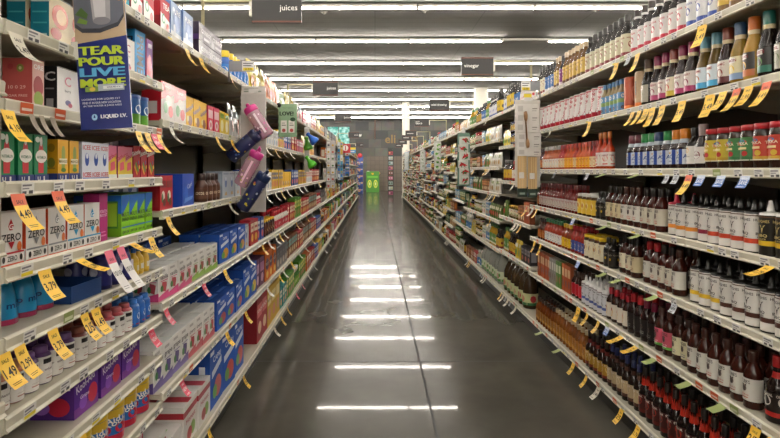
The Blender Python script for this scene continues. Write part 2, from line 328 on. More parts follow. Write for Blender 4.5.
Box('tealtop', 'drink_mix_box', 'drink mix', 'bright teal tall drink mix box', .1, .07, .17, '#39a7bd', [('r', .1, .6, .9, .85, '#e6f0f0'), ('e', .5, .3, .3, .2, '#e8a84a')])
Box('whiteblue', 'drink_carton', 'drink', 'white carton with pale blue splash', .14, .09, .17, '#9fb6da', [('r', 0, .0, 1, .25, '#e2e6ee'), ('e', .5, .55, .32, .26, '#5a80c4'), ('t', 'PURE', .5, .78, .14, '#f4f6fa'), ('e', .3, .3, .1, .14, '#d8e0ee')], [('r', .1, .1, .9, .9, '#7c98cc')], side='#6c8cc6')
Box('plum', 'drink_carton', 'drink', 'dark purple carton with grey front panel', .2, .15, .088, '#77727e', [('r', 0, .0, .3, 1, '#2a1c34'), ('t', 'C2 ENERGY', .62, .6, .25, '#d8d4dc'), ('r', .4, .15, .9, .3, '#a8a2b0')], [('t', 'C2', .3, .7, .3, '#e8e4ec'), ('r', 0, 0, 1, .3, '#4a2a62')], side='#2a1a30', top='#38243e')
Bot('bluebot', 'juice_bottle', 'drink', 'blue juice bottle with yellow cap', 'wide', .042, .17, '#1f5aa8', '#e2c534', [(.1, .5, '#2a78c8')], [('e', 0, .3, .5, .1, '#e8e8e0')], mat=GLOSS)
Box('tearedbig', 'drink_carton', 'drink', 'white and red drink mix carton', .15, .08, .17, '#e4dfdb', [('p', [(0, .55), (1, .75), (1, 1), (0, 1)], '#c02030'), ('e', .55, .5, .3, .2, '#e8e2dc'), ('e', .32, .38, .15, .15, '#3a8a4a'), ('e', .7, .3, .18, .15, '#c8303c'), ('t', 'Lipton', .5, .85, .12, '#f2eeea')], [('r', 0, 0, 1, 1, '#b21e2c'), ('r', .2, .2, .8, .5, '#d8d2ce')], side='#b01c2a')
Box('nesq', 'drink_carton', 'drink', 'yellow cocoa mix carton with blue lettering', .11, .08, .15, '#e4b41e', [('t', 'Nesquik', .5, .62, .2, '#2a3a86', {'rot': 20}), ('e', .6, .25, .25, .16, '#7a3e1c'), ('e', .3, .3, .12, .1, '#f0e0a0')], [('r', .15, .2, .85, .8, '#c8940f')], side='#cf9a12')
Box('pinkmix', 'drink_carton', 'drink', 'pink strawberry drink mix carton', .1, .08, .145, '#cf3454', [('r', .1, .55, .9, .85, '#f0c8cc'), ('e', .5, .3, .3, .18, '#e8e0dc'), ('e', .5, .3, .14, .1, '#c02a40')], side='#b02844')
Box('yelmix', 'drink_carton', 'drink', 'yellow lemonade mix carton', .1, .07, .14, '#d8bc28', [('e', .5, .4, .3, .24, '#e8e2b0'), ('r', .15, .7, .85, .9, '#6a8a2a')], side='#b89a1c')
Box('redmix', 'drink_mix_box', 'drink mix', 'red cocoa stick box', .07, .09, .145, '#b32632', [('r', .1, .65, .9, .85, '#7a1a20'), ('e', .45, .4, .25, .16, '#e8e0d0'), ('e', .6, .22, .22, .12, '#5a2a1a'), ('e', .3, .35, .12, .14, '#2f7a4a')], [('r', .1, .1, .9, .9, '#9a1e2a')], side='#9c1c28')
Bot('brownb', 'cocoa_bottle', 'drink', 'brown cocoa drink bottle', 'wide', .035, .15, '#4a2a20', '#2a1a16', [(.1, .5, '#5a3a2c')], [('t', 'cocoa', 0, .3, .1, '#d8c8b0')], mat=GLOSS)
Box('bluebag', 'drink_pouch_bag', 'drink', 'shiny blue bag of drink pouches', .22, .12, .15, '#1f52c0', [('t', 'Capri', .6, .62, .2, '#e8ecf4', {'rot': 10}), ('e', .3, .4, .16, .22, '#3a74d8'), ('p', [(.1, .1), (.8, .2), (.9, .3), (.2, .25)], '#7aa4e8')], side='#1a44a8', mat=GLOSS, flaps=False)
Box('robot', 'drink_carton', 'drink', 'grey white carton with blue figure', .13, .1, .16, '#bcc3cc', [('e', .5, .6, .18, .2, '#4a6aa8'), ('e', .5, .72, .1, .08, '#dfe4ea'), ('p', [(.3, .12), (.7, .12), (.6, .24), (.4, .24)], '#c89a4a'), ('r', .08, .88, .92, .94, '#8090a8')], [('r', .1, .2, .9, .9, '#9aa6b4')], side='#8d98a6')
def jb(c1, c2, txt):
    return lambda i: ('#eceae6', [('p', [(0, 0), (1, 0), (1, .26), (0, .14)], c2), ('p', [(.25, .3), (.7, .22), (.8, .5), (.35, .56)], c1), ('e', .58, .42, .2, .12, c1), ('e', .3, .36, .14, .1, '#4a8a4a'), ('r', .1, .86, .6, .93, '#b8b4b2'), ('t', txt, .5, .7, .13, '#4a4a4a'), ('r', .15, .58, .85, .6, c2)])
Multi('jb_pink', 'juice_box_pack', 'drink', 'wrapped juice box pack, pink bands', .2, .11, .135, 2, 2, jb('#c0505a', '#d04a84', 'vanilla'))
Multi('jb_green', 'juice_box_pack', 'drink', 'wrapped juice box pack, green bands', .2, .11, .135, 2, 2, jb('#a8584a', '#8ab04a', 'apple'))
Multi('jb_purple', 'juice_box_pack', 'drink', 'wrapped juice box pack, purple bands', .2, .12, .17, 2, 2, jb('#5a4a84', '#6a5a9a', 'grape'))
Multi('jb_red', 'juice_box_pack', 'drink', 'wrapped juice box pack, red bands', .2, .12, .17, 2, 2, jb('#b83a48', '#c04a58', 'cherry'))
Box('honest', 'juice_carton', 'drink', 'white juice carton with apples and red band', .2, .14, .2, '#e2dfda', [('p', [(0, .72), (1, .72), (1, .86), (0, .86)], '#a82434'), ('t', 'Honest', .5, .58, .13, '#a82434'), ('e', .65, .28, .18, .16, '#7aa43a'), ('e', .4, .24, .18, .15, '#b8303c')], [('r', .0, .72, 1, .86, '#a82434'), ('e', .5, .3, .3, .16, '#b8303c')], [('r', .3, 0, .6, 1, '#b8404c')])
Box('honestg', 'juice_carton', 'drink', 'white juice carton with green corner', .2, .14, .13, '#e2dfda', [('r', 0, 0, .35, 1, '#5aa048'), ('t', 'Kids', .6, .6, .2, '#3a7a34'), ('e', .7, .25, .15, .16, '#b8303c')], [('r', .0, .0, 1, .4, '#6aa858')], [('r', .3, .3, .7, 1, '#8cc07a')])
def cap(key, desc, w, d, h, fruit, c='#1c55b4'):
    Box(key, 'juice_pouch_carton', 'drink', desc, w, d, h, c, [('t', 'CAPRI', .55, .8, .1, '#f0f2f6'), ('p', [(.15, .5), (.9, .62), (.9, .74), (.15, .62)], '#dfe6f2'), ('e', .6, .28, .28, .18, fruit), ('e', .36, .24, .16, .12, '#5aa040'), ('r', .02, .9, .3, .97, '#e8ecf4')],
        [('r', .55, .6, .8, .75, '#e0e6f0'), ('r', .15, .2, .85, .24, '#6a94dc')], [('r', .1, .4, .9, .6, '#3a70c8')], side='#18489c', top='#16408e')
cap('cap_o', 'blue pouch drink carton with orange fruit', .2, .11, .17, '#d89a30'); cap('cap_r', 'blue pouch drink carton with red fruit', .2, .11, .17, '#b83038')
cap('cap_y', 'blue pouch drink carton with yellow fruit', .2, .13, .23, '#e0c030'); cap('cap_big', 'tall blue pouch drink carton with mixed fruit', .25, .13, .32, '#c8403a')
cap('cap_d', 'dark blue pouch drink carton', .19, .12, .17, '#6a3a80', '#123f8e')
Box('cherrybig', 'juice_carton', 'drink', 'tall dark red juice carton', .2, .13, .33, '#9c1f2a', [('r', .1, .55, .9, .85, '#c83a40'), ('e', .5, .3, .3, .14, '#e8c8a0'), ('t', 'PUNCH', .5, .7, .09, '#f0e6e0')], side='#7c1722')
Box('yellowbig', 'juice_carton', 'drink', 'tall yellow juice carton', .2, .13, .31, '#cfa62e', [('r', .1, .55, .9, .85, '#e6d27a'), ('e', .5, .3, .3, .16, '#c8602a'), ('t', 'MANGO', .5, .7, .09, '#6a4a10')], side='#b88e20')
Box('cocoa', 'snack_box', 'snack', 'orange snack carton', .16, .1, .24, '#cf6a1c', [('e', .5, .55, .36, .2, '#3a2a60'), ('t', 'FRUIT', .5, .55, .1, '#f4e8d0'), ('e', .5, .2, .24, .12, '#e8c040')], [('r', .1, .1, .9, .9, '#b8560f')], side='#b8560f')
Box('purplebox', 'snack_box', 'snack', 'plum coloured snack carton', .16, .1, .22, '#643058', [('r', .1, .5, .9, .82, '#a86a94'), ('e', .5, .28, .26, .16, '#d0a0b8')], side='#4c2444')
Bot('bluetub', 'drink_mix_canister', 'drink mix', 'small blue drink mix tub with green base', 'canister', .036, .12, '#2a5a9c', '#2c4f96', [(.02, .4, '#5c9a34')], [('e', 0, .55, .5, .14, '#d8e0e8')], mat=GLOSS, capnm='lid')
def tray_(lod):
    m = MB(); w, d, h, t = .16, .2, .05, .003; c = '#1f3f74'
    for b in ((-w/2, -d/2, 0, w/2, d/2, t), (-w/2, -d/2, t, w/2, -d/2+t, h), (-w/2, d/2-t, t, w/2, d/2, h), (-w/2, -d/2+t, t, -w/2+t, d/2-t, h), (w/2-t, -d/2+t, t, w/2, d/2-t, h)): m.box(*b, c)
    return [m]
reg('tray', 'cardboard_tray', 'tray', 'empty dark blue cardboard tray', .165, .2, .05, tray_, [None])
# mid and far fillers
def simple(key, kind, desc, w, d, h, c, p, dot, cat='groceries', side=None):
    Box(key, kind, cat, desc, w, d, h, c, [('r', .08, .52, .92, .86, p), ('e', .5, .28, .3, .16, dot), ('r', .2, .64, .8, .74, c)], [('r', .15, .2, .85, .8, p)], side=side or c, flaps=False)
simple('sb_white', 'snack_box', 'white snack box with coral panel', .1, .08, .16, '#d9d6d0', '#c8665a', '#7a98b8')
simple('sb_yel', 'snack_box', 'yellow snack box with navy panel', .11, .08, .17, '#d8b030', '#2c3c74', '#c84a2a')
simple('sb_red', 'snack_box', 'red snack box with cream panel', .12, .08, .18, '#a82430', '#e0d4bc', '#e0b030')
simple('sb_grey', 'snack_box', 'grey snack box with dark panel', .14, .09, .2, '#6d6c70', '#3a3840', '#b0a090')
simple('sb_brown', 'snack_box', 'brown snack box with teal panel', .13, .09, .2, '#74452a', '#4a9a9a', '#d8c08a')
simple('sb_green', 'snack_box', 'green snack box with yellow panel', .12, .08, .22, '#4f8a2c', '#d8d04a', '#b83a2a')
simple('sb_blue', 'drink_carton', 'blue drink carton with white panel', .12, .08, .17, '#2a4c98', '#d0d6e0', '#c83a40', 'drink')
simple('sb_pink', 'drink_carton', 'pink drink carton with white panel', .11, .08, .15, '#c05470', '#e6dede', '#b02a40', 'drink')
simple('sb_teal', 'drink_carton', 'teal drink carton with cream panel', .12, .08, .19, '#2f8a8c', '#e0dcc8', '#d88a30', 'drink')
simple('sb_wht2', 'drink_carton', 'white drink carton with silver panel', .1, .08, .15, '#dcdad6', '#b8b6b4', '#8a9ab0', 'drink')
simple('sb_org', 'snack_box', 'orange snack box with white panel', .13, .08, .2, '#c8641e', '#e8dcc8', '#4a3a80')
Bot('fb_red', 'juice_bottle', 'drink', 'red topped white juice bottle', 'wide', .038, .17, '#cfc8c2', '#b02430', [(.1, .5, '#b8384a')], [('e', 0, .3, .5, .1, '#e8e4dc')], mat=GLOSS)
Bot('fb_dark', 'juice_bottle', 'drink', 'dark juice bottle with yellow lid', 'jar', .045, .13, '#2a1a18', '#dcae22', [(.15, .7, '#5a3028')], [('e', 0, .42, .5, .14, '#d8b880')], mat=GLOSS)
Bot('fb_green', 'juice_bottle', 'drink', 'green juice bottle with white cap', 'wide', .04, .2, '#3f7a34', '#dcdad4', [(.1, .5, '#8ab04a')], [('e', 0, .3, .5, .1, '#e8e4c8')], mat=GLOSS)
def Pouch(key, desc, w, h, c, p, dot, kind='snack_pouch', cat='snack', d=.05):
    def build(lod):
        m = MB(); n = 5
        for sgn, cc in ((-1, c), (1, c)):
            vs = []
            for j in range(n+1):
                z = h*j/n; t = (d/2)*math.sin(PI*min(1, (1-j/n)*1.0+.02)*.62)**.8+.001
                for i in range(4): x = (i/3-.5)*w; vs.append((x*(1 if 0 < j < n else .97), sgn*t*(1 if i in (1, 2) else .25), z))
            m.add(vs, [(j*4+i, j*4+i+1, j*4+i+5, j*4+i+4) for j in range(n) for i in range(3)], cc, GLOSS, True)
            if sgn < 0:
                for k, sh in enumerate((('e', 0, h*.34, w*.3, h*.17, dot), ('r', -w*.36, h*.62, w*.36, h*.82, p))):
                    m.flat(lambda u, v, kk: (u, -d/2*math.sin(PI*min(1, (1-v/h)+.02)*.62)**.8-.004-kk*.0005, v), sh, k, GLOSS, not lod)
        return [m]
    reg(key, kind, cat, desc, w+.004, d+.01, h, build, [None])
Pouch('po_white', 'white snack pouch with red panel', .13, .2, '#d8d5cf', '#b03a3a', '#c8a05a'); Pouch('po_green', 'green snack pouch with cream panel', .12, .19, '#47682c', '#d8d0b0', '#c8b04a')
Pouch('po_org', 'orange snack pouch with yellow panel', .13, .22, '#cf7430', '#e8c84a', '#b0342a'); Pouch('po_pale', 'pale snack pouch with green leaves', .12, .19, '#d6d4c4', '#5a7c3a', '#8a9c50')
Pouch('po_lem', 'lemon yellow snack pouch', .14, .23, '#d9c65a', '#e8e2c0', '#d07a3a'); Pouch('po_grey', 'silver snack pouch', .13, .21, '#b9b9b8', '#7c98a8', '#c07a78')
# ================================================================== right side: sauces
ink = '#2a211e'
def stub(key, desc, cap_, band='#b5482e', body='#3a120c', r=.034, h=.215, lab='#c9c4b4', txt="STUBB'S", second='BAR-B-Q', lab2=None):
    Bot(key, 'barbecue_sauce_bottle', 'sauce', desc, 'bbq', r, h, body, cap_, [(.14, .53, lab)] + ([(.14, .2, lab2)] if lab2 else []), [('t', txt, 0, .47, .065, ink), ('e', 0, .35, .3, .055, '#6a5a50'), ('p', [(-.3, .42), (.3, .42), (.12, .3), (-.12, .3)], '#3a302c'), ('t', second, 0, .24, .03, band), ('r', -.5, .19, .5, .205, band)], arc=2.1)
stub('bbq_cream', 'brown barbecue sauce bottle with cream label', '#201a18'); stub('bbq_red', 'red capped barbecue bottle with pale label', '#a81f28', lab='#cfccc2')
stub('bbq_dark', 'brown capped barbecue bottle with white label', '#3a1c14', body='#36140c', lab='#d2cfc6'); stub('bbq_tan', 'black capped sauce bottle with tan label', '#17130f', body='#2e110a', lab='#cbbd98', txt='SWEET', band='#7a2a2a')
stub('bbq_badge', 'black capped sauce bottle with red badge label', '#15120f', body='#2e110a', lab='#d8d0b8', txt='BABY', band='#c02a2a', r=.035)
stub('bbq_maroon', 'maroon capped sauce bottle with black label', '#6a1430', body='#1d0d0c', lab='#1e1a1a', txt='SAUCE', band='#9a9a92'); stub('bbq_scar', 'scarlet capped sauce bottle with black label', '#b0222a', body='#1d0d0c', lab='#201b1b', txt='SAUCE', band='#9a9a92')
stub('bbq_pink', 'brown sauce bottle with pink and green label', '#4a2a24', body='#32140e', lab='#c8566c', txt='ROSE', band='#f0e8e0', lab2='#5c9a40'); stub('bbq_ivory', 'dark capped sauce bottle with ivory label', '#2a1813', body='#2a100a', lab='#d6cfae', txt='KINDER', band='#4a5a84')
def hughes(key, desc, band, capc, bg='#d9d6d0', tx='#26211f', r=.0355, h=.2, kind='squeeze_sauce_bottle'):
    Bot(key, kind, 'sauce', desc, 'squeeze', r, h, bg, capc, [(.02, .70, bg), (.18, .27, band), (.0, .03, '#1c1715'), (.69, .71, '#5c3f2c')], [('t', 'HUGHES', 0, .62, .05, tx), ('p', [(-.32, .56), (-.1, .54), (-.06, .46), (.06, .46), (.1, .54), (.32, .56), (.1, .5), (0, .4), (-.1, .5)], tx), ('t', 'BBQ', 0, .36, .06, tx), ('t', 'SAUCE', 0, .30, .025, tx)], mat=GLOSS, capnm='spout_cap')
hughes('h_red', 'white squeeze sauce bottle with red band', '#c0452c', '#100f0e'); hughes('h_maroon', 'white squeeze sauce bottle with maroon band', '#7e2238', '#100f0e')
hughes('h_orange', 'white squeeze sauce bottle with orange band', '#dc8a34', '#100f0e'); hughes('h_redcap', 'white orange-banded squeeze bottle with red spout', '#dc8a34', '#b01f3c')
hughes('h_yellow', 'white squeeze sauce bottle with yellow band', '#dcb430', '#100f0e'); hughes('h_brown', 'white squeeze sauce bottle with brown band', '#4a2a22', '#100f0e')
hughes('h_gold', 'black squeeze bottle with gold band, white spout', '#d8b22c', '#e4e2de', bg='#1d1a15', tx='#c8b478')
hughes('h_white', 'pale sauce bottle with white spout', '#4a5a9a', '#e2e2e0', bg='#d2d2d6', r=.03, h=.19)
def ken(key, desc, sleeve, body, lab, pic, txt='', r=.037, h=.25, lowb=None, kind='dressing_bottle'):
    Bot(key, kind, 'dressing', desc, 'dress', r, h, body, sleeve, [(.1, .46, lab)] + ([(.1, .2, lowb)] if lowb else []), [('e', 0, .26, .45, .07, pic), ('r', -.5, .36, .5, .44, '#e8e4dc'), ('t', txt or 'dressing', 0, .4, .045, '#8a1c24')], capnm='cap_sleeve', arc=1.25, neck=(.735, .8, .555, .565, '#d8c8a0'))
ken('k_teal', 'dark dressing bottle with teal cap sleeve', '#14665c', '#16110e', '#1b1a18', '#5a8a4a', 'VINAIGRETTE', r=.036, lowb='#2a6a58')
ken('k_orange', 'golden dressing bottle with orange cap sleeve', '#c96a24', '#a8843a', '#2a2620', '#c89a3a', 'ITALIAN', r=.037, lowb='#b86a3a')
ken('k_lemon', 'amber dressing bottle with navy cap sleeve', '#2a4a6e', '#7c6424', '#d8cfa8', '#d8b83a', 'LEMON', lowb='#7e9ac0'); ken('k_brown', 'dark dressing bottle with russet cap', '#7a3420', '#20100c', '#d6cfc6', '#8a4034', 'BALSAMIC', lowb='#5a2a2c')
ken('k_sky', 'sesame dressing bottle with sky blue label', '#6aa2b8', '#5c4a24', '#d8e4ea', '#b06a3a', 'SESAME', lowb='#48a4d0')
ken('k_mag', 'dark dressing bottle with magenta sleeve', '#8a1f4c', '#1e100e', '#d0c6c0', '#8a2a4a', 'RASPBERRY', lowb='#a83a68'); ken('k_fruit', 'dark dressing bottle with fruit label', '#8a3a34', '#24130d', '#d9cdb4', '#c83a3a', 'POPPY', lowb='#c8b040')
ken('k_cola', 'black dressing bottle with tan cap', '#5a4030', '#120e0c', '#a8a494', '#6a7a4a', 'OIL', r=.036)
Bot('tott', 'dressing_squeeze_bottle', 'dressing', 'tan upright squeeze bottle with orange base cap', 'tott', .031, .2, '#d4701c', '#c3a684', [(.2, .9, '#c3a684')], [('e', 0, .5, .25, .24, '#b86a3c'), ('t', 'sesame', 0, .55, .05, '#2a6a70', {'rot': 90, 'w': .3})], mat=GLOSS, capnm='bottle_wall')
Bot('tott_s', 'dressing_squeeze_bottle', 'dressing', 'salmon upright squeeze bottle with orange base cap', 'tott', .031, .19, '#d4701c', '#b6543c', [(.2, .9, '#b6543c')], [('e', 0, .5, .3, .22, '#d88a70')], mat=GLOSS, capnm='bottle_wall')
Bot('bluedr', 'dressing_bottle', 'dressing', 'blue labelled slim dressing bottle', 'slim', .026, .195, '#8a7a5a', '#3a6a98', [(.08, .6, '#5a8ab4'), (.3, .42, '#7a9a5a')], [('e', 0, .5, .4, .06, '#e0dccc'), ('e', 0, .16, .4, .05, '#5a3a2a')])
Bot('cholu', 'sauce_canister', 'sauce', 'white sauce canister, red script and base', 'tube', .033, .2, '#a8182c', '#d8d6d2', [(.22, .93, '#dedbd8')], [('t', 'Chung-go', 0, .55, .16, '#b01c3a', {'rot': 80, 'w': .2}), ('r', -.15, .2, .1, .24, '#4a4a50')], mat=GLOSS, capnm='lid')
def jar(key, desc, lid, body, lab, low, pic, r=.035, h=.172, kind='sauce_jar'):
    Bot(key, kind, 'sauce', desc, 'jar', r, h, body, lid, [(.2, .72, lab), (.2, .29, low)] , [('e', 0, .6, .55, .07, '#c8482c'), ('e', -.05, .63, .4, .04, '#3c6ca0'), ('t', 'TIKKA', 0, .58, .06, '#f0e6c8'), ('r', -.5, .45, .5, .5, '#e8d8a0'), ('e', .3, .36, .3, .06, pic), ('r', -.75, .205, .75, .225, '#e0dcd0')], mat=GLASS, capnm='lid')
jar('rj_y', 'red lidded sauce jar with yellow label', '#b3222c', '#2c1a10', '#c8b23a', '#b8962a', '#b02a28'); jar('rj_g', 'red lidded sauce jar with green label', '#b3222c', '#2c1a10', '#3f7c46', '#2f6a3a', '#b02a28'); jar('rj_r', 'red lidded sauce jar with red label', '#b3222c', '#2c1a10', '#bc4030', '#c8a238', '#d0b040', r=.037)
def bw(key, desc, cap_, r=.034, h=.19):
    Bot(key, 'teriyaki_bottle', 'sauce', desc, 'wide', r, h, '#20120c', cap_, [(.14, .5, '#c9ced6')], [('r', .25, .14, .75, .5, '#27458e'), ('t', 'AO', -.1, .33, .1, '#27458e'), ('r', -.4, .2, .2, .23, '#8a92a4'), ('e', -.1, .42, .2, .03, '#c8a050')], neck=(.66, .77, .82, .63, '#a8b4c0'), capnm='cap')
bw('bw_org', 'blue and white labelled bottle with orange cap', '#cc7a20'); bw('bw_grn', 'blue and white labelled bottle with green cap', '#2c8a4a'); bw('bw_nav', 'blue and white labelled bottle with navy cap', '#24406e'); bw('bw_mar', 'blue and white labelled bottle with maroon cap', '#5c2030')
Bot('wl_y', 'sauce_bottle', 'sauce', 'black sauce bottle, white label, yellow flower', 'bbq', .033, .19, '#14100e', '#171412', [(.14, .56, '#dcdad4')], [('e', 0, .46, .35, .06, '#d8a828'), ('r', -.5, .3, .5, .32, '#a8a49c')])
Bot('wl_m', 'sauce_bottle', 'sauce', 'grey capped bottle with white oval label', 'dress', .034, .2, '#1c1210', '#8c7a78', [(.14, .5, '#d8d4d0')], [('e', 0, .32, .6, .09, '#7a2434'), ('e', 0, .32, .5, .065, '#e6e2dc'), ('t', 'soyaki', 0, .32, .05, '#7a2434')])
def hot(key, desc, body, cap_, lab, pic, r=.027, h=.19, shape='woozy', txt='HOT'):
    Bot(key, 'hot_sauce_bottle', 'sauce', desc, shape, r, h, body, cap_, [(.1, .46, lab)], [('e', 0, .3, .5, .08, pic), ('t', txt, 0, .38, .05, '#7a1a14'), ('r', -.5, .14, .5, .17, pic)])
hot('hs_white', 'orange hot sauce bottle with white sun label', '#a84a1a', '#a8a6a2', '#dfdcd2', '#e0a428', r=.03); hot('hs_orange', 'orange hot sauce bottle with yellow label', '#b5481a', '#b83a20', '#dca22c', '#c8401f')
hot('hs_red', 'red hot sauce bottle with cream label', '#96200f', '#8a1c14', '#d8c8a0', '#c84a20', r=.028); hot('hs_tall', 'tall red hot sauce bottle, white label', '#a03414', '#b86a2a', '#dcd6cc', '#c8301f', r=.029, h=.235)
hot('hs_wine', 'wine red sauce bottle with small white label', '#5e1210', '#5a1416', '#b8b0a8', '#8a1c1c', r=.029, h=.2, txt='CHILI'); hot('hs_blue', 'red capped sauce bottle with blue label', '#8a2416', '#b01e24', '#2a4a94', '#d8d4cc', r=.03, h=.19, shape='slim', txt='WING'); hot('hs_yel', 'sauce bottle with bright yellow label', '#7a2e14', '#d0aa2a', '#d8b828', '#b03024', r=.03, h=.185, shape='slim')
hot('hs_grn', 'green capped sauce bottle with white label', '#96301a', '#1f6a3c', '#dcdcd8', '#2a4a8a', r=.029, h=.19, shape='slim'); hot('hs_brown', 'brown sauce bottle with amber label', '#4a1c10', '#2a1812', '#b0602a', '#d8a04a', r=.028, h=.18)
Bot('must', 'mustard_jar', 'sauce', 'yellow lidded jar with flower label', 'jar', .036, .16, '#3c2616', '#d2b01f', [(.1, .75, '#d8d0b4')], [('e', 0, .46, .55, .17, '#c8922a'), ('e', 0, .46, .25, .09, '#6a3418'), ('t', 'honey', 0, .67, .06, '#4a2a14')], capnm='lid')
Bot('must_w', 'mustard_jar', 'sauce', 'white lidded jar with yellow label', 'jar', .036, .15, '#3c2616', '#d4d2cc', [(.1, .75, '#d2ae3c')], [('e', 0, .46, .5, .16, '#e8e0c0'), ('e', 0, .46, .25, .09, '#b05a28')], capnm='lid')
Bot('blk', 'sauce_bottle', 'sauce', 'black sauce bottle with gold dot label', 'bbq', .032, .175, '#14110f', '#181513', [(.1, .55, '#1f1d1c')], [('e', .3, .3, .2, .045, '#d8b030'), ('t', 'GOLD', 0, .45, .05, '#b8b0a0')])
def wor(key, desc, cap_, lab, band, pic, body='#160d0b', r=.029, h=.235, kind='steak_sauce_bottle', txt='STEAK'):
    Bot(key, kind, 'sauce', desc, 'woozy', r, h, body, cap_, [(.1, .46, lab), (.1, .17, band)], [('e', 0, .33, .5, .08, pic), ('t', txt, 0, .42, .04, '#e8e0d4')], neck=(.66, .76, .5, .385, band), flame=key == 'a1')
wor('a1', 'dark steak sauce bottle with red flame neck', '#1a1412', '#3a1512', '#5a1a14', '#b03a2a', r=.034, h=.26); wor('lea', 'navy capped sauce bottle with beige label', '#232c58', '#b8a482', '#4a2a20', '#d8c8a0', r=.031, h=.25, body='#1d110c'); wor('wor_w', 'dark sauce bottle with ochre label', '#1f1713', '#a8812c', '#6a2018', '#d8c07a', r=.03, h=.24, body='#200f0a')
wor('ken_red', 'dark bottle with red-bordered white oval label', '#b02424', '#1a1412', '#b02a24', '#dcd8d0', r=.037, h=.235, txt='ORIGINAL')
Bot('xred', 'sauce_bottle', 'sauce', 'sauce bottle with red and white cross label', 'bbq', .031, .185, '#2a1410', '#3c2a20', [(.1, .55, '#b02030')], [('p', [(-.6, .1), (-.4, .1), (.6, .55), (.4, .55)], '#dcd6d0'), ('p', [(.6, .1), (.4, .1), (-.6, .55), (-.4, .55)], '#dcd6d0')])
Bot('yw_red', 'sauce_bottle', 'sauce', 'red capped bottle with yellow figure label', 'bbq', .032, .19, '#2a1410', '#9c1c2a', [(.1, .55, '#d8cfc0')], [('e', 0, .3, .35, .12, '#d8a21f'), ('e', 0, .4, .2, .05, '#b03a24')])
Bot('amber', 'vinegar_bottle', 'vinegar', 'amber glass bottle with tan label', 'slim', .03, .21, '#6b3410', '#2a1c14', [(.12, .5, '#9a6a30')], [('e', 0, .36, .5, .07, '#6a2a14'), ('r', -.6, .16, .6, .24, '#c89a50')])
Bot('amber_t', 'vinegar_bottle', 'vinegar', 'amber bottle with beige cap', 'slim', .03, .22, '#74400f', '#b8a584', [(.12, .5, '#a87434')], [('e', 0, .36, .5, .07, '#54260f'), ('r', -.6, .16, .6, .24, '#c89a50')])
Bot('jug_w', 'vinegar_jug', 'vinegar', 'clear vinegar jug with green and red label', 'jug', .074, .34, '#dfe3da', '#d8d8d0', [(.1, .42, '#d4dcc0')], [('e', 0, .27, .4, .1, '#b03038'), ('r', -.75, .1, .75, .17, '#4a8a3a'), ('e', .4, .3, .2, .06, '#5a9a3a')], mat=CLEAR)
Bot('jug_d', 'vinegar_jug', 'vinegar', 'dark cider vinegar jug with green label', 'jug', .074, .34, '#3a2c1c', '#c8c4b4', [(.1, .42, '#c8cc9a')], [('e', 0, .27, .4, .1, '#b03038'), ('r', -.75, .1, .75, .17, '#2f6a3a')], mat=GLASS)
Box('rub_o', 'marinade_box', 'sauce', 'tall orange marinade mix box', .06, .05, .2, '#b0522a', [('r', .1, .55, .9, .85, '#d8b48a'), ('e', .5, .3, .3, .14, '#6a2a18')], side='#8a4a2c', flaps=False); Box('rub_g', 'marinade_box', 'sauce', 'tall green marinade mix box', .05, .05, .2, '#5a8a3c', [('r', .1, .55, .9, .85, '#d8dcc0'), ('e', .5, .3, .3, .14, '#8a5a28')], side='#4a6a34', flaps=False); Box('rub_s', 'marinade_box', 'sauce', 'tall silver marinade mix box', .05, .05, .2, '#8d8a84', [('r', .1, .55, .9, .85, '#c8c4bc'), ('e', .5, .3, .3, .14, '#5a3a30')], flaps=False)
# top shelf right
def vin(key, desc, cap_, body, lab, pic, r=.033, h=.25, txt='VINEGAR', neck=None): Bot(key, 'cooking_sauce_bottle', 'sauce', desc, 'slim', r, h, body, cap_, [(.08, .56, lab)], [('t', txt, 0, .47, .04, pic), ('e', 0, .33, .4, .07, pic), ('r', -.78, .08, .78, .16, pic)], neck=neck)
vin('v_yel', 'yellow labelled sauce bottle', '#2a2420', '#3a2412', '#c8a638', '#6a4a14'); vin('v_red', 'dark sauce bottle, white label, red base', '#2c201e', '#1a1110', '#d6d2d0', '#b8203a', r=.036, neck=(.80, .85, .5, .5, '#e4e0de')); vin('v_blu', 'dark sauce bottle, white label, blue base', '#1f1c1c', '#171312', '#d8d8da', '#2f4a9a', r=.036, neck=(.80, .85, .5, .5, '#e4e0de'))
vin('v_crm', 'black capped bottle with cream label, red seal', '#1a1614', '#17120e', '#c9c3a4', '#7a1c24', r=.035, h=.26); vin('v_amb', 'beige capped bottle with amber label', '#b8a384', '#5a3c18', '#c8a64a', '#5a3a18', h=.25); vin('v_pur', 'black capped bottle with purple label', '#15120f', '#15100f', '#7a2a6a', '#d8c8d0', h=.24); vin('v_nav', 'black capped bottle with blue label', '#15120f', '#15110f', '#3a6aa8', '#d8d8dc', h=.24)
vin('v_wht', 'red capped white bottle', '#b02838', '#cfcac6', '#dcd8d4', '#b83a44', r=.03, h=.19); vin('v_blk', 'black bottle with bold yellow label', '#14110f', '#120f0d', '#cfae22', '#191510', r=.036, h=.29)
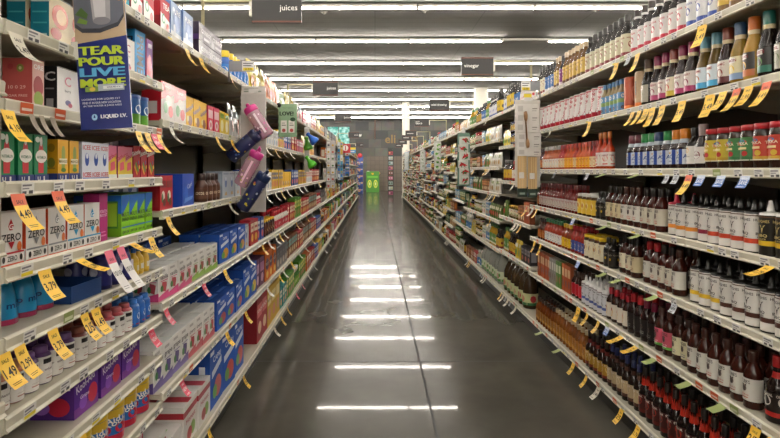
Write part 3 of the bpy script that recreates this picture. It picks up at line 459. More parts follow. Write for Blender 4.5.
# mid-distance right fillers
jar('mj_navy', 'navy lidded jar with gold label', '#24305e', '#1a1712', '#b8982f', '#2c3a70', '#d8cfa0', r=.034, h=.12, kind='grocery_jar'); jar('mj_green', 'green lidded pickle jar', '#3a7a3a', '#5c6a2a', '#d8d8b8', '#4a7a34', '#b0303a', r=.04, h=.16, kind='grocery_jar')
jar('mj_white', 'white lidded jar with olive label', '#d4d2cc', '#6a6434', '#cfcbb4', '#6a7a3a', '#8a9a4a', r=.04, h=.15, kind='grocery_jar'); jar('mj_red', 'red lidded jar of tomato sauce', '#a8242c', '#8a2818', '#d8cfb8', '#a03028', '#3a7a34', r=.04, h=.17, kind='grocery_jar')
jar('mj_gold', 'gold lidded jar with cream label', '#c09a3a', '#5a4a24', '#d8d2bc', '#8a6a34', '#6a8a3a', r=.035, h=.13, kind='grocery_jar'); jar('mj_black', 'black lidded jar with grey label', '#1c1a18', '#2a2018', '#a8a49a', '#3a3430', '#b08a3a', r=.036, h=.14, kind='grocery_jar')
vin('mb_dark', 'dark grocery bottle with yellow label', '#1c1814', '#1d150f', '#c8a63a', '#7a1c18', r=.032, h=.22); vin('mb_oil', 'golden oil bottle with green label', '#3a6a34', '#b08a2a', '#5a8a44', '#e0dcc0', r=.035, h=.25); vin('mb_pale', 'pale grocery bottle with blue label', '#d8d6d0', '#b8b8a8', '#4a78a8', '#e8e6e0', r=.036, h=.22); vin('mb_red', 'red grocery bottle with white label', '#a82028', '#7a2018', '#d4ccc0', '#a82028', r=.032, h=.21)
for k_ in ('mb_dark', 'mb_oil', 'mb_pale', 'mb_red'): P[k_].kind = 'grocery_bottle'; P[k_].cat = 'groceries'
simple('gb_white', 'grocery_box', 'white grocery box with green panel', .1, .07, .17, '#d6d4cc', '#4e7a52', '#b85a3a'); simple('gb_blue', 'grocery_box', 'pale blue grocery box', .09, .06, .16, '#6a94b4', '#d8dcd8', '#c89a4a'); simple('gb_brown', 'grocery_box', 'brown grocery box with orange panel', .08, .06, .15, '#7a4a2a', '#c87a34', '#d8c8a0'); simple('gb_red', 'grocery_box', 'red grocery box with white panel', .09, .06, .16, '#a8262c', '#dcd4cc', '#c8a03a'); simple('gb_black', 'grocery_box', 'black grocery box with grey panel', .1, .07, .15, '#27252a', '#8a8a90', '#b04a34'); simple('gb_green', 'grocery_box', 'dark green grocery box', .1, .07, .16, '#274f34', '#c8c8a4', '#b8922f')
Pouch('gp_white', 'white grocery pouch with olive panel', .1, .17, '#d8d6cf', '#6a7a3a', '#a8802f', 'grocery_pouch', 'groceries'); Pouch('gp_green', 'green grocery pouch', .1, .17, '#5c7c3a', '#d8d4b8', '#b8402f', 'grocery_pouch', 'groceries'); Pouch('gp_tan', 'tan grocery pouch', .1, .16, '#b89a68', '#e0d8c0', '#7a4a28', 'grocery_pouch', 'groceries'); Pouch('gp_yel', 'yellow grocery pouch', .11, .18, '#d4bc3f', '#d8d8d0', '#4a8a3a', 'grocery_pouch', 'groceries')
# ------------------------------------------------------------------ shelving
LN = [2.02, 1.80, 1.617, 1.424, 1.226, 1.064, .879, .717, .53, .34, .15]
LB = [2.02, 1.656, 1.289, .92, .56, .16]
RN = [2.085, 1.787, 1.458, 1.147, .869, .556, .15]
RA = [2.085, 1.71, 1.34, .96, .585, .15]
RB = [2.085, 1.80, 1.49, 1.19, .886, .56, .15]
RC = [2.085, 1.75, 1.42, 1.08, .74, .45, .15]
L0, LW, R0, RW = 1.263, .932, 0.0, 1.22
LBAYS = [(L0-LW, L0, LB)]+[(L0, L0+LW, LN)]+[(L0+LW*k, L0+LW*(k+1), LB) for k in range(1, 29)]
RBAYS = [(R0+RW*k, R0+RW*(k+1), RN if k < 4 else (RA, RB, RB, RA, RC, RB)[(k-4) % 6]) for k in range(0, 23)]
LENDY = LBAYS[-1][1]; RENDY = RBAYS[-1][1]
def prism(mb, prof, y0, y1, col, mat=METAL, cols=None):
    n = len(prof)
    vs = [(x, y, z) for y in (y0, y1) for x, z in prof]
    for i in range(n): mb.add([vs[i], vs[(i+1) % n], vs[n+(i+1) % n], vs[n+i]], [(0, 1, 2, 3)], (cols or {}).get(i, col), mat)
    mb.add(vs[:n], [tuple(range(n))], col, mat); mb.add(vs[n:], [tuple(range(n))], col, mat)
def plabel(kind):
    m = MB(); w, h = .05, .032
    c = {'w': '#dfddd8', 'y': '#dfddd8', 'o': '#cf5a2c', 'g': '#8d9a5c', 'p': '#d85a6a'}[kind]
    e = 0
    def q(u0, v0, u1, v1, col, k): m.add([(u0, -.0004*k, v0), (u1, -.0004*k, v0), (u1, -.0004*k, v1), (u0, -.0004*k, v1)], [(0, 1, 2, 3)], col, PAPER)
    q(-w/2, 0, w/2, h, c, 0)
    if kind in 'wy':
        q(-w*.42, h*.72, w*.3, h*.86, '#77757a', 1); q(-w*.42, h*.5, w*.1, h*.6, '#8a888c', 1)
        q(w*.08, h*.14, w*.40, h*.40, '#4a484c', 1) if kind == 'w' else q(-w*.45, h*.05, w*.45, h*.42, '#e2cc2a', 1)
        if kind == 'w': q(-w*.42, h*.1, -w*.1, h*.36, '#555358', 1)
    elif kind == 'o': q(-w*.4, h*.4, w*.4, h*.6, '#e8d8c8', 1)
    elif kind == 'g': q(-w*.4, h*.3, w*.4, h*.6, '#d0d4b0', 1)
    return m.mesh('price_label')
PLAB = {k: plabel(k) for k in 'wyogp'}
def shelf_mesh(sg, face, depth, z, y0, y1, bottom, ends):
    m = MB(); X = lambda t: sg*(abs(face)+t)
    prof = [(X(.012), z-.006), (X(.006), z), (X(.001), z-.001), (X(-.003), z-.006), (X(-.001), z-.027), (X(-.007), z-.033), (X(-.005), z-.037), (X(.012), z-.037)]
    prism(m, prof, y0+.0015, y1-.0015, CREAM, METAL, {1: '#d3cebd'})
    m.box(min(X(.006), X(depth)), y0+.001, z-.028, max(X(.006), X(depth)), y1-.001, z-.008, '#b3ae9d', METAL)  # deck: same cream enamel as the lip, toned down to paint in its shade
    if not bottom:
        for k in (1, 2):     # stiffening ribs pressed into the underside
            yy = y0+(y1-y0)*k/3
            m.box(min(X(.03), X(depth-.02)), yy-.012, z-.04, max(X(.03), X(depth-.02)), yy+.012, z-.028, '#bdb8a6', METAL)
    return m
def bay(side, k, y0, y1, lv):
    sg = -1 if side == 'L' else 1; face = XL if side == 'L' else XR; dep = .45
    a = abs(face); X = lambda t: sg*(a+t)
    e = tag(ob('shelving_unit', None, None, Matrix.Translation((X(.25), (y0+y1)/2, 0))), f"cream metal store shelving unit, {ordw(k)} along the {'left' if sg < 0 else 'right'} side of the aisle", 'shelving', f"shelving units {'left' if sg < 0 else 'right'} of the aisle")
    T = Matrix.Translation((-X(.25), -(y0+y1)/2, 0))
    def part(n, m): return ob(n, m.mesh(n), e, T)
    m = MB(); m.box(min(X(dep), X(dep+.03)), y0, 0, max(X(dep), X(dep+.03)), y1, lv[0]+.02, '#37322a', METAL); part('back_panel', m)
    m = MB(); m.box(min(X(.05), X(.07)), y0, 0, max(X(.05), X(.07)), y1, lv[-1]-.03, '#2b2823', METAL); part('kick_plate', m)
    for yy in (y0, y1):
        m = MB(); m.box(min(X(dep-.03), X(dep)), yy-.012, 0, max(X(dep-.03), X(dep)), yy+.012, lv[0]+.02, '#b5b09f', METAL); part('upright', m)
    for i, z in enumerate(lv):
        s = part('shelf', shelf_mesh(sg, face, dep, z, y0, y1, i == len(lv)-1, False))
        if i < len(lv)-1 and y0 < 9:
            for yy in (y0+.006, y1-.006):
                b = MB(); pr = [(X(.06), z-.03), (X(dep-.03), z-.03), (X(dep-.03), z-.09), (X(dep-.08), z-.085)]
                prism(b, pr, yy-.002, yy+.002, '#b5b09f'); ob('bracket', b.mesh('bracket'), s)
        if y0 < 8.5 and y1 > 1.1:
            y = y0+.05+RND.random()*.05
            while y < y1-.04:
                kk = RND.choices('wyog', (7, 1.5, (5 if k == 2 and i == 2 else 2.5 if k == 2 and i == 3 else .4) if side == 'L' else .4 if z > 1.2 else 4, .2 if side == 'L' or z > 1.2 else .8))[0]
                M = Matrix.Translation((sg*(a-.0052), y, z-.0365)) @ Matrix.Rotation(-sg*PI/2, 4, 'Z') @ Matrix.Rotation(sg*RND.uniform(-.03, .03), 4, 'Y') @ Matrix.Rotation(.06, 4, 'X')
                o = ob('price_label', PLAB[kk], s, M)
                y += RND.uniform(.075, .19)
    return e
for k, (y0, y1, lv) in enumerate(LBAYS): bay('L', k+1, y0, y1, lv)
for k, (y0, y1, lv) in enumerate(RBAYS): bay('R', k+1, y0, y1, lv)
# front divider post at the near end of the first full bay
m = MB(); m.box(-.874, L0-.02, .0, -.858, L0-.001, 2.3, '#b9b4a2', METAL)
for z in LN: m.box(-.857, L0-.02, z-.037, -.852, L0-.001, z-.002, CREAM, METAL)
tag(ob('divider_post', m.mesh('divider_post')), 'cream front post between the two nearest left shelving units', 'post')
# ------------------------------------------------------------------ stocking
PL = []
def levname(side, y, z):
    bays = LBAYS if side == 'L' else RBAYS
    for k, (a, b, lv) in enumerate(bays):
        if a-.001 <= y < b: return k+1, min(range(len(lv)), key=lambda i: abs(lv[i]-z))+1
    k = len(bays)-1; lv = bays[k][2]
    return k+1, min(range(len(lv)), key=lambda i: abs(lv[i]-z))+1
def put(side, p, y, z, row=0, back=.0, yaw=None, dz=0):
    sg = -1 if side == 'L' else 1; a = abs(XL if side == 'L' else XR)
    x = sg*(a+.02+back+p.d/2+row*(p.d+.006))
    if yaw is None: yaw = RND.gauss(0, .018 if 'box' in p.kind or 'carton' in p.kind or 'pack' in p.kind else .12)
    b, l = levname(side, y, z)
    PL.append(dict(p=p, x=x, y=y, z=z-.007+dz, rot=-sg*PI/2+yaw, side=side, bay=b, lev=l, row=row, up=dz > 0))
def row(side, z, seq, end=None):
    """seq: (px or None, proto key, count, rows deep, extra gap)"""
    y = None
    for it in seq:
        px, key, n = it[:3]; deep = it[3] if len(it) > 3 else 1; gap = it[4] if len(it) > 4 else 0; back = it[5] if len(it) > 5 else RND.uniform(0, .012)
        p = P[key]
        if px is not None:
            yy = YL(px) if side == 'L' else YR(px)
            y = yy if y is None else max(y, yy)
        for i in range(n):
            if end and y+p.w > end: return
            for r in range(deep): put(side, p, y+p.w/2, z, r, back+RND.uniform(0, .006))
            y += p.w+gap
CLASH = []
Q = 2.19     # end of the first left bay
# ---- near left bay
row('L', LN[0], [(120, 'tealtop', 1), (None, 'redgreen', 3)], 2.2)
row('L', LN[1], [(None, 'teal', 0)] if 0 else [(53, 'teal', 2, 2), (80, 'kiwi', 2), (None, 'crescent', 2), (126, 'prime', 1), (139, 'pitaya', 3)], Q)
row('L', LN[2], [(38, 'kiwi', 1), (62, 'crescent', 2, 2), (None, 'redmix', 2), (137, 'bluetub', 2), (None, 'redmix', 1)], Q)
row('L', LN[3], [(4, 'melon', 3, 2), (59, 'cuke', 2, 2, .004), (83, 'icee', 3, 2), (107, 'burst', 3, 2), (136, 'skittle', 3, 2)], Q)
row('L', LN[4], [(4, 'zero_r', 1), (26, 'zero_g', 1), (40, 'zero_g', 1), (62, 'zero_b', 2), (94, 'magenta', 1), (122, 'lime', 4, 2)], Q)
row('L', LN[5], [(26, 'mio', 3, 2, 0, .05), (72, 'tray', 1, 1, 0, .01), (108, 'mioP', 3, 2), (None, 'mini_y', 3, 2, .004), (None, 'mini_p', 4, 2, .004)], Q)
row('L', LN[6], [(4, 'enh_peach', 2, 2), (None, 'enh_purple', 4, 2), (None, 'enh_brown', 3, 2), (None, 'enh_rose', 3, 2), (None, 'bluecan', 4, 2), (None, 'enh_purple', 3, 2)], Q)
row('L', LN[7], [(80, 'coolbox', 3, 1, .012, .012)], Q)
row('L', LN[8], [(82, 'koolcan', 6, 2, .004)], Q)
row('L', LN[9], [(110, 'magenta', 3), (None, 'pinkmix', 3)], Q)
row('L', LN[10], [(120, 'honestg', 2)], Q)
# ---- further left: six shelves
S = LB
row('L', S[0], [(163, 'redgreen', 1), (None, 'whiteblue', 2)], 2.75)
row('L', S[0], [(200, 'plum', 2, 1, .006)], 3.28)
for q in [q for q in PL if q['p'].key == 'plum']: PL.append(dict(q, z=q['z']+.09, up=True))
row('L', S[0], [(232, 'bluebot', 6, 2), (None, 'po_lem', 4), (None, 'po_org', 4, 1), (None, 'po_pale', 4), (None, 'po_lem', 4), (None, 'po_grey', 5), (None, 'sb_pink', 3), (None, 'po_grey', 4), (None, 'sb_red', 5), (None, 'po_lem', 5), (None, 'sb_yel', 6)], 9.6)
row('L', S[1], [(163, 'tearedbig', 2), (None, 'nesq', 3), (None, 'pinkmix', 2), (None, 'yelmix', 2), (None, 'po_grey', 2), (None, 'sb_white', 4), (None, 'sb_pink', 4), (None, 'sb_wht2', 5), (None, 'sb_yel', 3), (None, 'sb_blue', 4), (None, 'sb_red', 3), (None, 'sb_pink', 5), (None, 'po_lem', 4), (None, 'sb_yel', 6)], 9.6)
row('L', S[2], [(163, 'redmix', 2), (181, 'bluebag', 1), (209, 'brownb', 4, 1), (221, 'robot', 3), (None, 'sb_pink', 1), (None, 'sb_blue', 2), (None, 'sb_wht2', 7), (None, 'sb_yel', 5), (None, 'nesq', 5), (None, 'sb_blue', 4), (None, 'sb_yel', 6), (None, 'sb_white', 6), (None, 'sb_red', 8)], 9.6)
for y in (2.32, 2.50, 2.66): put('L', P['robot'], y, S[2]+.0, 0, .24)
for y in (2.32, 2.46): PL.append(dict(PL[-3 if y < 2.4 else -2], z=S[2]-.007+.163, up=True))
row('L', S[3], [(160.5, 'jb_pink', 2, 2), (None, 'jb_green', 2, 2)], 3.1)
for y in (2.36, 2.57, 2.78, 2.99): put('L', P['cap_d'], y, S[3], 0, .27)
row('L', S[3], [(222, 'cap_o', 3, 2), (None, 'robot', 1), (None, 'sb_red', 2), (None, 'sb_blue', 2), (None, 'fb_dark', 5, 2), (None, 'fb_red', 9, 2), (None, 'sb_red', 4), (None, 'sb_green', 4), (None, 'sb_red', 6), (None, 'sb_brown', 7), (None, 'fb_red', 9), (None, 'sb_grey', 8)], 9.6)
row('L', S[4], [(157, 'jb_purple', 2, 2), (None, 'jb_red', 2, 2), (218, 'cap_r', 3, 2), (None, 'cap_y', 2, 2), (None, 'purplebox', 2), (None, 'cocoa', 3), (None, 'sb_grey', 4), (None, 'sb_brown', 6), (None, 'sb_red', 4), (None, 'sb_brown', 6), (None, 'sb_red', 6), (None, 'sb_blue', 5), (None, 'fb_dark', 9)], 9.6)
row('L', S[5], [(150, 'honest', 1, 2), (None, 'honestg', 1, 2), (None, 'honest', 2, 2), (208, 'cap_big', 3, 1), (258, 'cherrybig', 2), (None, 'yellowbig', 3), (None, 'sb_teal', 3), (None, 'sb_green', 4), (None, 'fb_green', 5), (None, 'sb_green', 5), (None, 'sb_org', 4), (None, 'sb_red', 4), (None, 'sb_blue', 4), (None, 'sb_yel', 5), (None, 'fb_green', 7), (None, 'sb_pink', 6)], 9.6)
# ---- near right bays
E = 4.87
row('R', RN[0], [(775, 'v_yel', 5), (712, 'v_blu', 3), (None, 'v_red', 7, 2), (622, 'v_crm', 8, 2), (586, 'v_amb', 6, 2), (561, 'v_pur', 1), (None, 'v_amb', 2), (None, 'v_nav', 3), (None, 'v_crm', 6)], E)
row('R', RN[1], [(798, 'k_cola', 2), (779, 'k_teal', 1), (763, 'k_orange', 1), (747, 'k_lemon', 1), (731, 'k_brown', 1), (713, 'k_sky', 2, 2), (None, 'k_mag', 2, 2), (None, 'k_fruit', 1, 2), (None, 'k_mag', 2, 2), (649, 'k_cola', 1), (638, 'tott', 1), (627, 'tott_s', 1), (619, 'bluedr', 5, 1), (602, 'cholu', 15, 2, .032), (540, 'k_lemon', 2)], E)
row('R', RN[2], [(795, 'rj_r', 3), (None, 'rj_g', 2), (None, 'rj_y', 2), (702, 'wl_m', 1), (None, 'wl_y', 1), (684, 'bw_org', 2, 2), (None, 'bw_grn', 1, 2), (None, 'bw_nav', 1, 2), (None, 'bw_grn', 2, 2), (None, 'bw_mar', 2, 2), (606, 'hs_tall', 3), (None, 'hs_red', 2), (None, 'hs_orange', 4), (None, 'hs_red', 1), (None, 'hs_orange', 3), (None, 'hs_red', 2), (557, 'hs_white', 6), (None, 'hs_brown', 3)], E)
row('R', RN[3], [(800, 'h_gold', 3, 2), (756, 'h_red', 4, 2), (None, 'h_maroon', 1, 2), (690, 'h_orange', 2, 2), (None, 'h_redcap', 1, 2), (656, 'bbq_cream', 3, 2), (None, 'bbq_dark', 3, 2), (None, 'bbq_tan', 3, 2), (602, 'blk', 2, 2), (592, 'must_w', 4, 2), (577, 'hs_wine', 14, 2), (None, 'hs_brown', 4)], E)
row('R', RN[4], [(800, 'h_brown', 6, 2), (718, 'h_yellow', 3, 2), (676, 'bbq_dark', 1, 2), (None, 'bbq_cream', 2, 2), (None, 'bbq_red', 2, 2), (633, 'bbq_tan', 1, 2), (None, 'bbq_badge', 2, 2), (610, 'blk', 2, 2), (600, 'must', 4, 2), (583, 'hs_blue', 4, 2), (None, 'hs_yel', 3, 2), (None, 'hs_grn', 6, 2), (None, 'hs_brown', 3)], E)
row('R', RN[5], [(800, 'ken_red', 1, 2), (772, 'ken_red', 1, 2), (749, 'bbq_dark', 6, 2), (694, 'bbq_ivory', 2, 2), (674, 'bbq_pink', 2, 2), (660, 'bbq_maroon', 2, 2), (None, 'bbq_scar', 2, 2), (628, 'yw_red', 4, 2), (609, 'h_white', 6, 3), (584, 'xred', 3, 2), (573, 'rub_o', 3), (None, 'rub_g', 2), (None, 'rub_s', 3), (None, 'rub_o', 5)], E)
row('R', RN[6], [(745, 'a1', 12, 2), (640, 'lea', 6, 2), (604, 'wor_w', 5, 2), (584, 'amber_t', 10, 2), (None, 'amber', 10, 2)], E)
# ---- the two shelving units after the spoon strip
row('R', RA[0], [(529, 'v_wht', 6), (None, 'v_nav', 3), (None, 'v_blk', 4), (None, 'v_blu', 4)], 6.1)
row('R', RA[1], [(529, 'mj_black', 4), (None, 'mj_navy', 6, 2), (None, 'gp_yel', 3), (None, 'gp_white', 3)], 6.1)
for q in [q for q in PL if q['p'].key == 'mj_navy' and q['row'] == 0]: PL.append(dict(q, z=q['z']+.122, up=True))
row('R', RA[2], [(529, 'hot' if 0 else 'mj_black', 3), (None, 'gb_red', 2), (None, 'mb_red', 4), (None, 'mb_dark', 5), (None, 'gb_black', 3)], 6.1)
row('R', RA[3], [(529, 'rub_o', 3), (None, 'gb_brown', 3), (None, 'mj_gold', 5), (None, 'gp_green', 4)], 6.1)
row('R', RA[4], [(529, 'gb_black', 3), (None, 'gp_yel', 2), (None, 'mb_dark', 4), (None, 'mb_oil', 5), (None, 'mb_dark', 3)], 6.1)
row('R', RA[5], [(524, 'jug_d', 6)], 6.09)
row('R', RB[0], [(499, 'v_blk', 2), (None, 'v_blu', 6), (None, 'mb_oil', 3), (None, 'v_nav', 5)], 7.3)
row('R', RB[1], [(499, 'gp_white', 5), (None, 'gp_yel', 3), (None, 'gb_blue', 4)], 7.3)
row('R', RB[2], [(499, 'gp_white', 6), (None, 'gp_green', 3), (None, 'gb_blue', 3)], 7.3)
row('R', RB[3], [(499, 'gp_white', 6), (None, 'gb_brown', 6)], 7.3)
row('R', RB[4], [(499, 'gp_green', 6), (None, 'gb_blue', 2), (None, 'gb_white', 5)], 7.3)
row('R', RB[6], [(497.6, 'jug_w', 7)], 7.4)
row('R', RB[5], [(499, 'mb_dark', 3), (None, 'mb_oil', 5), (None, 'mb_pale', 3), (None, 'gb_white', 4)], 7.3)
# ---- everything further down the aisle
LPOOL = ['sb_white', 'sb_yel', 'sb_red', 'sb_grey', 'sb_brown', 'sb_green', 'sb_blue', 'sb_pink', 'sb_teal', 'sb_wht2', 'sb_org', 'fb_red', 'fb_dark', 'fb_green', 'po_white', 'po_green', 'po_org', 'po_pale', 'po_lem', 'po_grey']
RPOOL = ['mj_navy', 'mj_green', 'mj_white', 'mj_red', 'mj_gold', 'mj_black', 'mb_dark', 'mb_oil', 'mb_pale', 'mb_red', 'gb_white', 'gb_blue', 'gb_brown', 'gb_red', 'gb_black', 'gb_green', 'gp_white', 'gp_green', 'gp_tan', 'gp_yel']
def far(side, y0, y1, lv, pool):
    for i, z in enumerate(lv):
        room = (lv[i-1]-z-.06) if i else .3
        y = y0+.01
        while y < y1-.06:
            ok = [k for k in pool if P[k].h < room]
            p = P[RND.choice(ok)]
            for _ in range(RND.randint(3, 6)):
                if y+p.w > y1-.005: y = y1; break
                put(side, p, y+p.w/2, z, 0, RND.uniform(0, .02))
                if p.h*2 < room and 'jar' in p.kind and RND.random() < .7: put(side, p, y+p.w/2, z, 0, .01, dz=p.h+.002)
                y += p.w+RND.uniform(.002, .012)
for y0, y1, lv in LBAYS:
    if y0 > 9.5: far('L', y0, y1, lv, LPOOL)
for y0, y1, lv in RBAYS:
    if y0 > 7.2: far('R', y0, y1, lv, RPOOL)
# ------------------------------------------------------------------ nothing may poke through the shelf above
for q in PL:
    lv = (LBAYS if q['side'] == 'L' else RBAYS)[q['bay']-1][2]; i = q['lev']-1
    if i and q['z']+q['p'].h > lv[i-1]-.041: CLASH.append((q['p'].key, q['lev'], round(q['z']+q['p'].h-lv[i-1]+.041, 3)))
print('CLASH', sorted(set(CLASH)))
# ------------------------------------------------------------------ turn the list into objects
seen = {}
for q in PL: q['dist'] = math.hypot(q['x'], q['y'])
PL.sort(key=lambda q: (q['row'] > 0 and q['y'] > 4, q['dist']))
bykind = {}
for q in PL: bykind.setdefault(q['p'].kind, []).append(q)
runs = {}
for q in PL: runs.setdefault((q['p'].desc, q['side'], q['bay'], q['lev'], q['row'], q['up']), []).append(q)
ROWS = ['front', 'second', 'third']
for (desc, side, b, l, r, up), qs in runs.items():
    qs.sort(key=lambda q: q['y'])
    many = sum(len(v) for k, v in runs.items() if k[:4] == (desc, side, b, l)) > 1 or len(qs) > 1
    w = f"{ordw(l)} {'left' if side == 'L' else 'right'} shelf down, {ordw(b)} unit"
    for i, q in enumerate(qs):
        q['label'] = f"{desc}, {ordw(i+1)} {'stacked' if up else ROWS[r]+'-row'}, {w}" if many else f"{desc}, {w}"
        q['grp'] = f"{desc}s on one shelf"
KINDNAME = {}
LIMIT = 300
_long = [q['label'] for q in PL if len(q['label'].split()) > 16]
if _long: print('LONG LABELS', set(_long))
for kind, qs in bykind.items():
    for q in qs[:LIMIT]:
        p = q['p']; M = Matrix.Translation((q['x'], q['y'], q['z'])) @ Matrix.Rotation(q['rot'], 4, 'Z')
        if q['y'] < 5.0:
            ps = parts_of(p); r = ob(kind, ps[0][1], None, M)
            for n, me in ps[1:]: ob(n, me, r)
        else: r = ob(kind, lodmesh(p), None, M)
        tag(r, q['label'], p.cat, q['grp'])
    rest = qs[LIMIT:]
    if rest:
        m = MB()
        for q in rest: m.join(lodmb(q['p']), Matrix.Translation((q['x'], q['y'], q['z'])) @ Matrix.Rotation(q['rot'], 4, 'Z'))
        k = kind.replace('_', ' ')
        tag(ob('far_'+kind+'_stock', m.mesh(kind)), f"{k}s packed on the distant shelves towards the end of the aisle", 'groceries', None, 'stuff')
    print('KIND', kind, len(qs))
# ------------------------------------------------------------------ room
def nodes(name):
    m = bpy.data.materials.new(name); m.use_nodes = True; nt = m.node_tree
    return m, nt, nt.nodes['Principled BSDF'], nt.nodes.new, nt.links.new
def mat_floor():
    m, nt, b, N, L = nodes('polished_concrete')
    tc = N('ShaderNodeTexCoord')
    n1 = N('ShaderNodeTexNoise'); n1.inputs['Scale'].default_value = 1.1; n1.inputs['Detail'].default_value = 4; n1.inputs['Roughness'].default_value = .65
    n2 = N('ShaderNodeTexNoise'); n2.inputs['Scale'].default_value = 3.1; n2.inputs['Detail'].default_value = 2
    L(tc.outputs['Object'], n1.inputs['Vector']); L(tc.outputs['Object'], n2.inputs['Vector'])
    cr = N('ShaderNodeValToRGB'); e = cr.color_ramp.elements
    e[0].position = .3; e[0].color = (.050, .047, .038, 1); e[1].position = .72; e[1].color = (.090, .084, .069, 1)
    mx = N('ShaderNodeMix'); mx.inputs[0].default_value = .3
    L(n1.outputs['Fac'], mx.inputs[2]); L(n2.outputs['Fac'], mx.inputs[3]); L(mx.outputs[0], cr.inputs[0]); L(cr.outputs[0], b.inputs['Base Color'])
    mr = N('ShaderNodeMapRange'); mr.inputs[3].default_value = .15; mr.inputs[4].default_value = .26; L(n1.outputs['Fac'], mr.inputs[0]); L(mr.outputs[0], b.inputs['Roughness'])
    b.inputs['Specular IOR Level'].default_value = .05; b.inputs['Coat Weight'].default_value = .2; b.inputs['Coat Roughness'].default_value = .035
    return m
def mat_ceiling():
    m, nt, b, N, L = nodes('ceiling_deck')
    tc = N('ShaderNodeTexCoord'); br = N('ShaderNodeTexBrick'); L(tc.outputs['Object'], br.inputs['Vector'])
    br.offset = 0; br.inputs['Scale'].default_value = 1; br.inputs['Brick Width'].default_value = 2.44; br.inputs['Row Height'].default_value = .375; br.inputs['Mortar Size'].default_value = .012; br.inputs['Mortar Smooth'].default_value = .6
    br.inputs['Color1'].default_value = (.212, .205, .187, 1); br.inputs['Color2'].default_value = (.20, .193, .177, 1); br.inputs['Mortar'].default_value = (.13, .124, .113, 1)
    L(br.outputs['Color'], b.inputs['Base Color']); b.inputs['Roughness'].default_value = .9
    return m
def mat_slate():
    m, nt, b, N, L = nodes('slate_tiles')
    tc = N('ShaderNodeTexCoord'); mp = N('ShaderNodeMapping'); mp.inputs['Rotation'].default_value = (PI/2, 0, 0); L(tc.outputs['Object'], mp.inputs['Vector'])
    br = N('ShaderNodeTexBrick'); L(mp.outputs[0], br.inputs['Vector']); br.inputs['Scale'].default_value = 1; br.inputs['Brick Width'].default_value = .9; br.inputs['Row Height'].default_value = .6; br.inputs['Mortar Size'].default_value = .012; br.inputs['Bias'].default_value = -.1
    br.inputs['Color1'].default_value = (.035, .038, .038, 1); br.inputs['Color2'].default_value = (.125, .118, .10, 1); br.inputs['Mortar'].default_value = (.04, .04, .04, 1)
    nz = N('ShaderNodeTexNoise'); nz.inputs['Scale'].default_value = 2.5; nz.inputs['Detail'].default_value = 6; L(tc.outputs['Object'], nz.inputs['Vector'])
    mx = N('ShaderNodeMix'); mx.data_type = 'RGBA'; mx.blend_type = 'MULTIPLY'; mx.inputs[0].default_value = .6; L(br.outputs['Color'], mx.inputs[6]); L(nz.outputs['Color'], mx.inputs[7]); L(mx.outputs[2], b.inputs['Base Color']); b.inputs['Roughness'].default_value = .6
    return m
def mat_plain(name, c, r=.8):
    m, nt, b, N, L = nodes(name); nz = N('ShaderNodeTexNoise'); nz.inputs['Scale'].default_value = 6
    cr = N('ShaderNodeValToRGB'); a = lin(c); cr.color_ramp.elements[0].color = (*[x*.93 for x in a], 1); cr.color_ramp.elements[1].color = (*[min(1, x*1.07) for x in a], 1)
    L(nz.outputs['Fac'], cr.inputs[0]); L(cr.outputs[0], b.inputs['Base Color']); b.inputs['Roughness'].default_value = r; return m
def mat_tile(name, c):
    m, nt, b, N, L = nodes(name); tc = N('ShaderNodeTexCoord'); mp = N('ShaderNodeMapping'); mp.inputs['Rotation'].default_value = (PI/2, 0, 0); L(tc.outputs['Object'], mp.inputs['Vector'])
    br = N('ShaderNodeTexBrick'); L(mp.outputs[0], br.inputs['Vector']); br.offset = 0; br.inputs['Scale'].default_value = 1; br.inputs['Brick Width'].default_value = .3; br.inputs['Row Height'].default_value = .3; br.inputs['Mortar Size'].default_value = .01
    a = lin(c); br.inputs['Color1'].default_value = (*a, 1); br.inputs['Color2'].default_value = (*[x*1.15 for x in a], 1); br.inputs['Mortar'].default_value = (*[x*.6 for x in a], 1)
    L(br.outputs['Color'], b.inputs['Base Color']); b.inputs['Roughness'].default_value = .5; return m
def slab(name, x0, y0, z0, x1, y1, z1, mat):
    m = MB(); m.box(x0, y0, z0, x1, y1, z1, '#ffffff'); o = ob(name, m.mesh(name, [mat]*5)); o['kind'] = 'structure'; return o
HX, Y0, Y1 = 12.0, -14.0, BACKY
slab('floor', -HX, Y0, -.2, HX, Y1, 0, mat_floor())
slab('ceiling', -HX, Y0, CEIL, HX, Y1, CEIL+.2, mat_ceiling())
WALLM = mat_plain('painted_wall', '#b9b3a6')
slab('wall_left', -HX-.2, Y0, 0, -HX, Y1, CEIL, WALLM); slab('wall_right', HX, Y0, 0, HX+.2, Y1, CEIL, WALLM); slab('wall_front', -HX, Y0-.2, 0, HX, Y0, CEIL, WALLM)
slab('wall_back', -HX, Y1, 0, HX, Y1+.2, CEIL, mat_slate())
slab('trim_1', -.56, Y1-.06, 0, 3.2, Y1, 2.42, mat_tile('brown_tiles', '#564c42'))
JOINT = mat_plain('joint_sealant', '#1b1a17', .7)
slab('trim_2', .331, Y0, -.001, .346, Y1, .0006, JOINT)
for i, y in enumerate((-.6, 4.17, 8.9, 13.7, 18.5, 23.3, 28.1, 33)): slab(f'trim_{i+3}', -2.2, y-.005, -.001, 2.6, y+.005, .0005, JOINT)
# columns that carry the roof
for i, (x, y, r) in enumerate(((1.60, 28.55, .19), (4.57, 23.7, .3))):
    m = MB(); m.lathe([(r+.03, 0), (r+.03, .12), (r, .14), (r, CEIL)], 28, '#d9d5c8', METAL); o = ob('column', m.mesh('column')); o.location = (x, y, 0); o['kind'] = 'structure'
